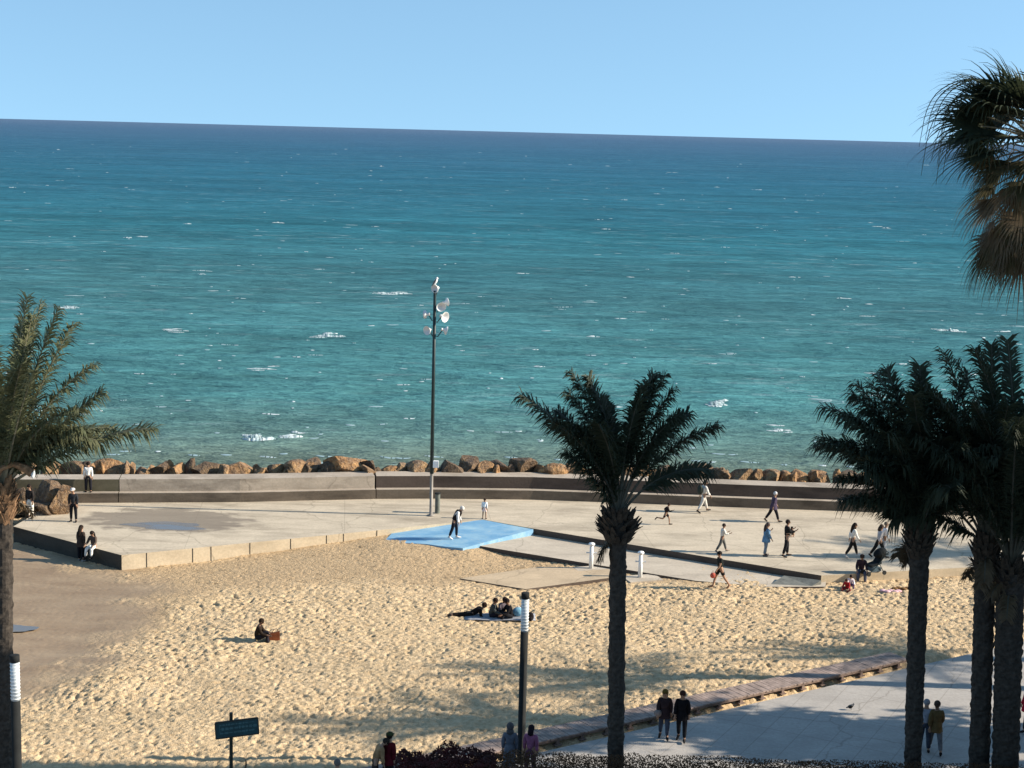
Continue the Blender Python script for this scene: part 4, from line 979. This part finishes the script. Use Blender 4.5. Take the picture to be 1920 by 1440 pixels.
def person(label, pos, az, h, kind='stand', top=(60, 60, 65), bot=(40, 42, 50), hair=(35, 28, 24), hairlen=0, shoes=(40, 38, 38), shorts=False, short_sleeve=False,
           skirt=None, coat=False, scarf=None, cap=None, dark=False, sub=1, adj=None, pz=None, sole=None, face=True):
    pos = Vector(pos); e = empty('person', pos, R(az - 90)); tag(e, label, 'person'); s = h / 1.75
    r_ = random.Random(sum(map(ord, label))); P = pose_of(kind, r_)
    if adj: P.update(adj)
    if pz is not None: P['pz'] = pz
    la = R(P['lean']); u = Vector((0, math.sin(la), math.cos(la))); f = Vector((0, math.cos(la), -math.sin(la))); X_ = Vector((1, 0, 0))
    ha = R(P['lean'] + P['head']); uh = Vector((0, math.sin(ha), math.cos(ha))); fh = Vector((0, math.cos(ha), -math.sin(ha)))
    legs = {}
    for sd, key in ((-1, 'lL'), (1, 'lR')):
        hp, kn, ab = [R(q) for q in P[key]]
        hip = Vector((sd * .09, 0, -.03)); d = Vector((sd * math.sin(ab) , math.sin(hp) * math.cos(ab), -math.cos(hp) * math.cos(ab))).normalized(); knee = hip + d * .43
        sa = hp - kn; d2 = Vector((sd * math.sin(ab) * (.4 if kind != 'sit_cross' else -1.4), math.sin(sa) * math.cos(ab), -math.cos(sa) * math.cos(ab))).normalized(); ank = knee + d2 * .41
        fw = Vector((sd * .15, math.cos(sa), math.sin(sa))).normalized()
        if sa < R(-50): fw = (d2 * .6 + Vector((0, .3, -.5))).normalized() if kind != 'lie' else (d2 * .9 + Vector((0, 0, -.3))).normalized()
        elif kind in ('walk', 'walk2', 'stroll', 'stand', 'phone', 'hold', 'stoop', 'bend') and sa > R(-14): fw = Vector((sd * .15, 1, .02)).normalized()
        legs[sd] = (hip, knee, ank, ank + fw * .06 + d2 * .05, ank + fw * .19 + d2 * .055, ank - fw * .045 + d2 * .05)
    low = min(min(l[k].z for k in (2, 3, 4, 5)) for l in legs.values())
    zp = (P['pz'] if P['pz'] is not None else -low + .028)
    Pz = Vector((0, 0, zp))
    arms = {}
    shb = u * .43
    for sd, key in ((-1, 'aL'), (1, 'aR')):
        sw, ab, el = [R(q) for q in P[key]]
        sh = shb + X_ * sd * .17
        d = ((-u * math.cos(sw) + f * math.sin(sw)) * math.cos(ab) + X_ * sd * math.sin(ab)).normalized(); elb = sh + d * .285
        d2 = ((-u * math.cos(sw + el) + f * math.sin(sw + el)) * math.cos(ab * .3) + X_ * sd * math.sin(ab * .3) * .5).normalized(); wr = elb + d2 * .245
        arms[sd] = (sh, elb, wr, d2)
    T = lambda v: (v + Pz) * s
    neckb = u * .50; hc = neckb + u * .05 + uh * .105 + fh * .02; crown = hc + uh * .085
    skin = MAT['skin_dark'] if dark else MAT['skin']
    # body: one continuous skin, with palm, four bent fingers and a thumb on each hand
    nd, ed = [], []
    def add(v, r, par=None):
        nd.append((T(v), r * s)); i = len(nd) - 1
        if par is not None: ed.append((par, i))
        return i
    ip = add(Vector((0, 0, 0)), .135); iw = add(u * .16, .115, ip); ic = add(u * .37, .135, iw); inb = add(neckb, .06, ic); ih1 = add(hc - uh * .06 + fh * .012, .075, inb); ih = add(hc, .105, ih1); add(crown, .075, ih)
    for sd in (-1, 1):
        hip, knee, ank, ball_, toe, heel = legs[sd]
        a = add(hip, .095, ip); a = add(hip.lerp(knee, .45), .085, a); a = add(knee, .062, a); a = add(knee.lerp(ank, .35), .06, a); a = add(ank, .042, a); a = add(ball_, .04, a); add(toe, .03, a)
        sh, elb, wr, d2 = arms[sd]
        a = add(sh, .06, ic); a = add(elb, .043, a); a = add(wr, .03, a); side = d2.cross(f).normalized() if d2.cross(f).length > .1 else u.copy(); inn = d2.cross(side).normalized()
        pm = add(wr + d2 * .06, .036, a)
        for k, (o_, ln_) in enumerate(((-.03, .066), (-.01, .076), (.011, .072), (.03, .056))):
            b0 = wr + d2 * .098 + X_ * 0 + side * o_; k1 = add(b0, .0105, pm); k2 = add(b0 + d2 * ln_ * .5 + inn * .012, .0095, k1); add(b0 + d2 * ln_ * .85 + inn * .036, .0085, k2)
        t1 = add(wr + d2 * .045 - side * .045 + inn * .012, .012, pm); add(wr + d2 * .085 - side * .058 + inn * .03, .010, t1)
    skinned('body', nd, ed, skin, e, 1)
    # head features
    hs = Matrix((X_, fh, uh)).transposed()
    if face:
        b = MB(); b.ball(T(hc + fh * .10 - uh * .015), (.014 * s, .022 * s, .022 * s), 8, 6, rot=hs)
        for sd in (-1, 1): b.ball(T(hc + X_ * sd * .092 - uh * .005 - fh * .005), (.014 * s, .022 * s, .034 * s), 8, 6, rot=hs)
        for sd in (-1, 1): b.ball(T(hc + X_ * sd * .034 + fh * .088 + uh * .02), .011 * s, 8, 6, mi=1)
        b.ball(T(hc + fh * .086 - uh * .058), (.024 * s, .01 * s, .006 * s), 8, 6, mi=2, rot=hs)
        b.build('face', [skin, MAT['eye'], cloth((120, 60, 55))], e, True)
    b = MB(); hm_ = cloth(hair)
    if scarf:
        b.ball(T(hc + uh * .012 - fh * .012), (.118 * s, .125 * s, .135 * s), 14, 10, rot=hs); b.ball(T(neckb + u * .0), (.12 * s, .115 * s, .12 * s), 12, 8, rot=hs); b.build('headscarf', cloth(scarf), e, True)
    else:
        b.ball(T(hc + uh * .022 - fh * .022), (.108 * s, .112 * s, .112 * s), 14, 10, rot=hs)
        if hairlen:
            b.tube([T(hc - fh * .06 + uh * .02), T(hc - fh * .09 - uh * .10), T(neckb - f * .10 - u * hairlen * .6), T(neckb - f * .11 - u * hairlen)], [.09 * s, .095 * s, .085 * s, .03 * s], 10)
        b.build('hair', hm_, e, True)
    if cap:
        b = MB(); b.ball(T(hc + uh * .05 - fh * .005), (.122 * s, .128 * s, .085 * s), 14, 8, rot=hs); b.ball(T(hc + uh * .045 + fh * .12), (.08 * s, .085 * s, .012 * s), 12, 6, rot=hs); b.build('cap', cloth(cap), e, True)
    # clothes
    nd, ed = [], []; ck = 1.12 if coat else 1.0
    a = add(u * -.05, .166 * ck); w1 = add(u * .17, .158 * ck, a); c1 = add(u * .36, .168 * ck, w1); add(u * .465, .09, c1)
    for sd in (-1, 1):
        sh, elb, wr, d2 = arms[sd]; q = add(sh, .088, c1)
        if short_sleeve: add(sh.lerp(elb, .65), .065, q)
        else: q = add(elb, .07 * ck, q); add(wr - d2 * .02, .052 * ck, q)
    skinned('jacket' if coat else 'shirt', nd, ed, cloth(top), e, 1)
    nd, ed = [], []
    a = add(u * .09, .135); p0 = add(Vector((0, 0, -.01)), .15, a)
    for sd in (-1, 1):
        hip, knee, ank = legs[sd][:3]; q = add(hip, .118, p0)
        if shorts: q = add(hip.lerp(knee, .5), .1, q); add(hip.lerp(knee, .82), .088, q)
        else: q = add(hip.lerp(knee, .45), .107, q); q = add(knee, .087, q); q = add(knee.lerp(ank, .45), .078, q); add(knee.lerp(ank, .93), .066, q)
    skinned('shorts' if shorts else 'trousers', nd, ed, cloth(bot), e, 1)
    if skirt or coat:
        ln_ = skirt if skirt else .22; ka = (legs[-1][1] + legs[1][1]) * .5; aa = (legs[-1][2] + legs[1][2]) * .5
        hem = Vector((0, 0, 0)).lerp(ka, min(1, ln_ / .45)) if ln_ <= .45 else ka.lerp(aa, (ln_ - .45) / .4)
        b = MB(); b.tube([T(u * .12), T(Vector((0, 0, 0))), T(hem * .5), T(hem)], [.15 * s, .18 * s, .20 * s, (.215 if coat else .23) * s], 14, cap=False)
        b.build('coat_hem' if coat else 'skirt', cloth(top if coat or skirt > .5 else bot), e, True)
    for sd in (-1, 1):
        hip, knee, ank, ball_, toe, heel = legs[sd]
        b = MB(); b.tube([T(heel), T(ank.lerp(ball_, .5)), T(ball_), T(toe)], [.038 * s, .05 * s, .047 * s, .034 * s], 8); b.ball(T(toe), .034 * s, 8, 6); b.build('shoe', cloth(shoes), e, True)
    return e
def child_part(root, name, fn, mat):
    b = MB(); fn(b); return b.build(name, mat, root, True)

wl_ = at(163, 943, ZP)
pl_ = lambda a, b: at(a, b, ZP)
# on the plaza and its ledges
person('person in white top and dark trousers standing on the sea wall ledge', Vector((wl_.x + .02, wl_.y + .24, ZP + .5)), 100, 1.62, 'stand', (225, 222, 215), (30, 30, 36))
person('person in dark top and white trousers standing before the left boulder heap', pl_(57, 971), 250, 1.72, 'stand', (45, 40, 38), (215, 208, 195), hairlen=.15)
person('person all in dark clothes with pale collar standing right of the big orange boulder', pl_(138, 978), 270, 1.72, 'stand', (42, 44, 48), (28, 28, 32), cap=(190, 185, 178))
zl = -1.02
person('person in dark brown top with long hair standing below the left corner wall', on_sand(152, 1052), 62, 1.72, 'stand', (62, 52, 46), (24, 26, 32), hair=(45, 36, 30), hairlen=.3, coat=True, shoes=(150, 148, 145))
pp = pl_(176, 1026); person('person in white trousers sitting on the wall edge next to the long-haired one', (pp.x, pp.y, ZP), 250, 1.6, 'sit_edge', (82, 70, 62), (228, 224, 215), hairlen=.1)
pp = pl_(19, 992); person('person sitting on the wall edge half hidden by the left palm trunk', (pp.x, pp.y, ZP), 225, 1.65, 'sit_edge', (70, 62, 58), (185, 175, 165))
m_ = person('stooping white-haired person in a black vest and white sleeves crossing the blue ramp', Vector((at(852, 1011, -.5).x, at(852, 1011, -.5).y, ramp_z(at(852, 1011, -.5)))), 352, 1.75, 'stoop', (228, 226, 222), (26, 30, 40), hair=(205, 200, 192), shoes=(200, 198, 195))
child_part(m_, 'vest', lambda b: b.tube([(0, .02, .95), (0, .09, 1.12), (0, .19, 1.33), (0, .22, 1.42)], [.165, .165, .17, .13], 14), cloth((28, 24, 24)))
person('small child in a white and pink outfit beyond the blue ramp', pl_(908, 973), 80, 1.08, 'stand', (240, 230, 222), (226, 196, 186), hair=(55, 42, 34), shorts=True)
person('child in black running across the plaza', pl_(1248, 984), 355, 1.22, 'run', (34, 28, 27), (34, 28, 27), shorts=True, dark=False, hair=(40, 32, 28))
m_ = person('person in pale clothes with a dark backpack walking by the far step wall', pl_(1318, 961), 20, 1.75, 'walk', (208, 204, 196), (196, 190, 180), hair=(52, 44, 40), shoes=(38, 36, 36))
child_part(m_, 'backpack', lambda b: b.ball((0, -.22, 1.22), (.17, .14, .26), 12, 8), cloth((52, 58, 52)))
person('young person in pale top with folded arms and grey trousers walking near the plaza middle', pl_(1353, 1036), 8, 1.42, 'walk', (206, 202, 192), (92, 92, 88), hair=(48, 40, 36), shoes=(120, 110, 100), adj=dict(aL=(25, 5, 85), aR=(25, 5, 85)))
person('grey-haired person in a purple jacket walking by the dark step wall', pl_(1449, 979), 10, 1.62, 'walk2', (72, 62, 80), (30, 30, 36), hair=(190, 188, 186), coat=True)
person('person in a light blue long coat holding a phone to the face', pl_(1435, 1042), 15, 1.62, 'phone', (92, 128, 158), (112, 126, 140), hair=(66, 56, 54), hairlen=.2, coat=True, shoes=(80, 74, 74))
hp = pl_(1474, 1044); person('person in black carrying a small child on the arm', hp, 5, 1.78, 'hold', (34, 34, 34), (34, 34, 36), hair=(38, 32, 28))
person('small child in patterned clothes carried by the person in black', (hp.x + .27, hp.y - .05, ZP), 185, .95, 'sit_edge', (150, 128, 108), (196, 172, 150), hair=(42, 34, 30), pz=1.95, adj=dict(aL=(60, 10, 30), aR=(60, 10, 30)))
person('person with long dark hair, white top and black trousers striding on the plaza', pl_(1597, 1045), 5, 1.68, 'walk', (222, 218, 210), (36, 36, 34), hair=(40, 33, 28), hairlen=.24, shoes=(200, 196, 190))
person('person in a light grey sweater and black trousers walking beside a white jacket', pl_(1647, 1046), 8, 1.64, 'walk2', (176, 172, 172), (30, 31, 32), hair=(62, 52, 46), hairlen=.08)
pp = pl_(1656, 1043); person('person in a white jacket walking half hidden behind the grey sweater', pp, 8, 1.66, 'stroll', (232, 230, 226), (200, 196, 192), hair=(120, 106, 92))
# at the plaza's front edge on the right
eg = lambda px, dz=0.0: (lambda p: Vector((p.x, p.y, ZP)))(P_R1.lerp(P_R2, (px - 1540) / 290.0) + Vector((.1, .25, 0)))
pp = eg(1611); person('adult in dark purple top sitting on the plaza edge beside the stroller', pp, 262, 1.72, 'sit_edge', (58, 44, 50), (74, 78, 92), hair=(52, 44, 40))
pp = on_sand(1594, 1100); person('child in a white top sitting on the sand against the plaza edge', pp, 265, 1.15, 'sit_ground', (226, 214, 212), (96, 84, 108), hair=(46, 36, 34))
pp = on_sand(1585, 1101) + Vector((0, -.35, 0)); person('child in a red top sitting in front of the one in white', pp, 240, 1.05, 'sit_cross', (150, 34, 38), (120, 40, 48), hair=(58, 42, 38))
# walking on the sand
m_ = person('barefoot person in black shirt and shorts walking off the slab onto the sand', on_sand(1349, 1103), 195, 1.72, 'walk2', (30, 34, 32), (28, 28, 28), shorts=True, short_sleeve=True, hair=(34, 28, 24), shoes=(150, 112, 88))
# group on the sand
gp = lambda a, b: on_sand(a, b)
person('person in black lying on the sand propped on the elbows, left of the seated group', gp(884, 1155), 5, 1.7, 'lie', (26, 22, 20), (30, 24, 20), hair=(40, 28, 22), dark=True)
person('seated person in a dark grey top, first of the sitting group on the blanket', gp(921, 1158), 350, 1.68, 'sit_ground', (66, 70, 68), (38, 34, 42), hair=(38, 28, 24), dark=True)
person('seated person in a mauve grey top, second of the sitting group on the blanket', gp(941, 1154), 300, 1.7, 'sit_cross', (108, 98, 104), (44, 40, 50), hair=(44, 32, 26), dark=True)
person('seated person in a bulky black coat, last of the sitting group on the blanket', gp(957, 1160), 200, 1.72, 'sit_ground', (24, 22, 25), (28, 28, 32), hair=(30, 22, 22), coat=False, dark=True)
person('person in dark brown sitting alone with raised knees beside a brown bag', gp(482, 1200), 0, 1.72, 'sit_ground', (44, 34, 26), (36, 34, 40), hair=(44, 34, 24), dark=True)
# promenade
pr = lambda a, b: at(a, b, 0.004)
m_ = person('person with long fair hair and dark brown jacket walking on the promenade', pr(1244, 1385), 262, 1.66, 'stroll', (48, 36, 38), (58, 66, 80), hair=(92, 74, 34), hairlen=.22, coat=True)
child_part(m_, 'shoulder_bag', lambda b: b.ball((.2, .12, .88), (.13, .1, .12), 10, 8), cloth((128, 116, 110)))
person('person in a black jacket and black trousers walking on the promenade', pr(1277, 1389), 255, 1.68, 'stroll', (20, 19, 22), (22, 25, 30), hair=(60, 38, 30), coat=True)
person('person in an ochre jacket and grey trousers walking past the right palm trunks', pr(1752, 1412), 85, 1.72, 'walk', (98, 78, 48), (100, 100, 102), hair=(72, 58, 50), coat=True, shoes=(24, 24, 26))
m_ = person('grey-haired person in a white top with a red bag half behind the palm trunk', pr(1732, 1409), 80, 1.7, 'stroll', (150, 152, 160), (56, 60, 70), hair=(140, 138, 140))
child_part(m_, 'bag', lambda b: b.ball((.0, .12, .95), (.2, .1, .22), 10, 8), cloth((96, 24, 36)))
def by_hedge(px, top_py, Y, h, *a, **k):
    return Vector((atY(px, top_py, Y).x, Y, atY(px, top_py, Y).z - h))
person('person in a pale grey robe and headscarf standing left of the column lamp', (lambda q: Vector((q.x, q.y, 0)))(at(957, 1354, 1.68)), 90, 1.66, 'stand', (98, 100, 108), (92, 94, 102), scarf=(84, 80, 80), skirt=.8, coat=False)
person('dark-haired person in a pink top standing right of the column lamp', (lambda q: Vector((q.x, q.y, 0)))(at(996, 1358, 1.63)), 75, 1.62, 'stand', (150, 92, 118), (92, 60, 76), hair=(34, 24, 30), hairlen=.05)
person('person in a dark red jacket and green cap behind the red bush', (lambda q: Vector((q.x, q.y, -0.05)))(at(729, 1369, 1.66)), 60, 1.66, 'stand', (84, 20, 28), (34, 30, 34), hair=(34, 30, 24), cap=(52, 60, 34), coat=True)
person('grey-haired person at the bottom edge of the near sand with only the head showing', Vector((atY(632, 1430, 43.5).x, 43.5, atY(632, 1423, 43.5).z - 1.66)), 85, 1.66, 'stand', (90, 84, 80), (50, 48, 50), hair=(104, 98, 94))
pp = (lambda q: Vector((q.x, q.y, -.05)))(at(704, 1392, 1.35)); person('person in a tan jacket stooping beside the dark red jacket', pp, 20, 1.6, 'stoop', (150, 120, 86), (60, 52, 46), hair=(48, 40, 34))
person('person in a red coat at the right edge behind the stout palm trunk', Vector((atY(1930, 1300, 50.0).x, 50.0, 0)), 180, 1.68, 'stroll', (176, 22, 44), (40, 38, 44), hair=(50, 40, 36), coat=True)

# ------------------------------------------------------------------ small things
def prop(name, pos, label, cat, rz=0.0):
    e = empty(name, pos, rz); tag(e, label, cat); return e
p = pl_(1638, 1077); e = prop('stroller', p, 'dark folding baby stroller parked by the seated adult on the plaza edge', 'stroller', R(25))
b = MB(); b.tube([(-.5, 0, .3), (.0, 0, .5), (.5, 0, 1.02), (.62, 0, 1.05)], .0, 4)
for nm, fn, mt in (('seat', lambda b: (b.box((-.02, 0, .5), (.55, .42, .09), rot=Matrix.Rotation(R(-14), 3, 'Y')), b.box((.24, 0, .74), (.08, .42, .55), rot=Matrix.Rotation(R(24), 3, 'Y'))), cloth((28, 32, 34))),
                   ('canopy', lambda b: b.ball((.28, 0, .98), (.34, .25, .2), 14, 8, rot=Matrix.Rotation(R(-24), 3, 'Y')), cloth((22, 26, 28))),
                   ('basket', lambda b: b.box((.02, 0, .26), (.5, .36, .16)), cloth((70, 84, 92)))):
    b = MB(); fn(b); b.build(nm, mt, e)
for sd in (-1, 1):
    b = MB(); b.tube([(-.42, .22 * sd, .1), (.1, .23 * sd, .55), (.42, .23 * sd, .92), (.58, .23 * sd, 1.02)], .018, 6); b.tube([(.4, .22 * sd, .1), (.1, .23 * sd, .55)], .018, 6); b.build('frame', MAT['metal_dark'], e)
    for xw in (-.44, .42):
        b = MB(); b.lathe((xw, .2 * sd, .1), (0, sd, 0), [(0, 0), (0, .1), (.05, .1), (.05, 0)], 14); b.build('wheel', MAT['post'], e)
b = MB(); b.tube([(.58, -.23, 1.02), (.62, 0, 1.03), (.58, .23, 1.02)], .02, 6); b.build('handle', MAT['metal_dark'], e)
p = on_sand(512, 1200); e = prop('bag', p, 'brown bag standing on the sand by the lone seated person', 'bag', R(10))
b = MB(); b.add([(-.28, -.12, 0), (.26, -.12, 0), (.26, .12, 0), (-.28, .12, 0), (-.1, -.07, .26), (.25, -.07, .34), (.25, .07, .34), (-.1, .07, .26)], [(0, 3, 2, 1), (4, 5, 6, 7), (0, 1, 5, 4), (1, 2, 6, 5), (2, 3, 7, 6), (3, 0, 4, 7)]); b.build('body', cloth((112, 62, 38)), e)
b = MB(); b.tube([(-.04, 0, .28), (.02, 0, .42), (.14, 0, .44), (.2, 0, .33)], .014, 6); b.build('handle', cloth((70, 38, 26)), e)
# blanket
p = on_sand(945, 1159); vs, fs = [], []
for j in range(9):
    for i in range(13):
        x = p.x - 1.6 + i * .24; y = p.y - .5 + j * .13; vs.append((x, y, sand_z(x, y) + .045 + .03 * mnoise.noise(Vector((x * 2.2, y * 3, 0)))))
for j in range(8):
    for i in range(12): fs.append((j * 13 + i, j * 13 + i + 1, (j + 1) * 13 + i + 1, (j + 1) * 13 + i))
o = mesh('blanket', vs, fs, cloth((138, 140, 146)), smooth=True); tag(o, 'pale grey blanket under the seated group on the sand', 'blanket'); sm_ = o.modifiers.new('solid', 'SOLIDIFY'); sm_.thickness = .015
p = on_sand(971, 1157); e = prop('bag', p + Vector((0, 0, .06)), 'light blue and white bag at the right end of the blanket', 'bag')
b = MB(); b.ball((0, 0, .17), (.24, .17, .19), 12, 8); b.build('body', cloth((120, 165, 185)), e, True); b = MB(); b.tube([(-.12, 0, .32), (0, 0, .42), (.12, 0, .32)], .015, 6); b.build('handle', cloth((220, 220, 220)), e)
p = on_sand(994, 1164); e = prop('backpack', p, 'small black backpack on the sand right of the column lamp head', 'backpack')
b = MB(); b.ball((0, 0, .17), (.15, .13, .2), 12, 8); b.build('body', cloth((26, 22, 24)), e, True); b = MB(); b.ball((0, -.11, .12), (.1, .05, .1), 10, 6); b.build('pocket', cloth((36, 30, 32)), e, True)
p = on_sand(1668, 1110); vs = []; 
tm = MB()
for i in range(5): tm.ball((p.x + i * .17 - .3, p.y - .12 * (i % 2), p.z + .05), (.16, .14, .07), 10, 6)
o = tm.build('towel', cloth((206, 168, 172)), smooth=True); tag(o, 'crumpled pale pink towel lying on the sand near the plaza edge', 'towel')
p = on_sand(1690, 1106); tm = MB()
for i in range(4): tm.ball((p.x + i * .2 - .3, p.y + .1 * (i % 2), p.z + .05), (.16, .13, .07), 10, 6)
o = tm.build('jacket', cloth((112, 84, 54)), smooth=True); tag(o, 'brown jacket dropped on the sand right of the pink towel', 'jacket')
p = on_sand(1342, 1082); hb = [o for o in C.objects if 'barefoot' in str(o.get('label', ''))][0]
e = prop('bag', hb.location + Vector((-.34, -.16, 0)), 'small red bag in the hand of the barefoot person', 'bag'); b = MB(); b.ball((0, 0, .62), (.12, .07, .13), 10, 8); b.build('body', cloth((176, 88, 74)), e, True); b = MB(); b.tube([(-.06, 0, .72), (0, 0, .84), (.06, 0, .72)], .01, 6); b.build('strap', cloth((140, 60, 50)), e)
p = pr(1595, 1331); e = prop('pigeon', p, 'small dark pigeon standing on the promenade paving', 'bird'); e.scale = (.72, .72, .8)
b = MB(); b.ball((0, 0, .15), (.12, .075, .08), 12, 8, rot=Matrix.Rotation(R(-35), 3, 'Y')); b.ball((.12, 0, .26), .04, 8, 6); b.tube([(.08, 0, .18), (.12, 0, .25)], [.05, .03], 8); b.tube([(.15, 0, .25), (.18, 0, .24)], [.01, .003], 5); b.tube([(-.1, 0, .13), (-.22, 0, .09)], [.04, .025], 6)
b.tube([(.02, .03, .08), (.02, .03, 0)], .008, 5); b.tube([(.02, -.03, .08), (.02, -.03, 0)], .008, 5); b.build('body', MAT['feather_grey'], e, True)
for sd in (-1, 1):
    b = MB(); b.ball((-.02, .07 * sd, .15), (.11, .015, .055), 10, 6, rot=Matrix.Rotation(R(-16), 3, 'Y')); b.build('wing', MAT['post'], e, True)

# make the grown bodies and clothes plain meshes
dg = bpy.context.evaluated_depsgraph_get(); dg.update()
made = []
for o in SKINQ: made.append(bpy.data.meshes.new_from_object(o.evaluated_get(dg)))
for o, me in zip(SKINQ, made):
    mt = o.data.materials[0]; o.modifiers.clear(); o.data = me
    me.materials.clear(); me.materials.append(mt)
    me.polygons.foreach_set('material_index', [0] * len(me.polygons)); me.polygons.foreach_set('use_smooth', [True] * len(me.polygons))
bpy.context.view_layer.update()
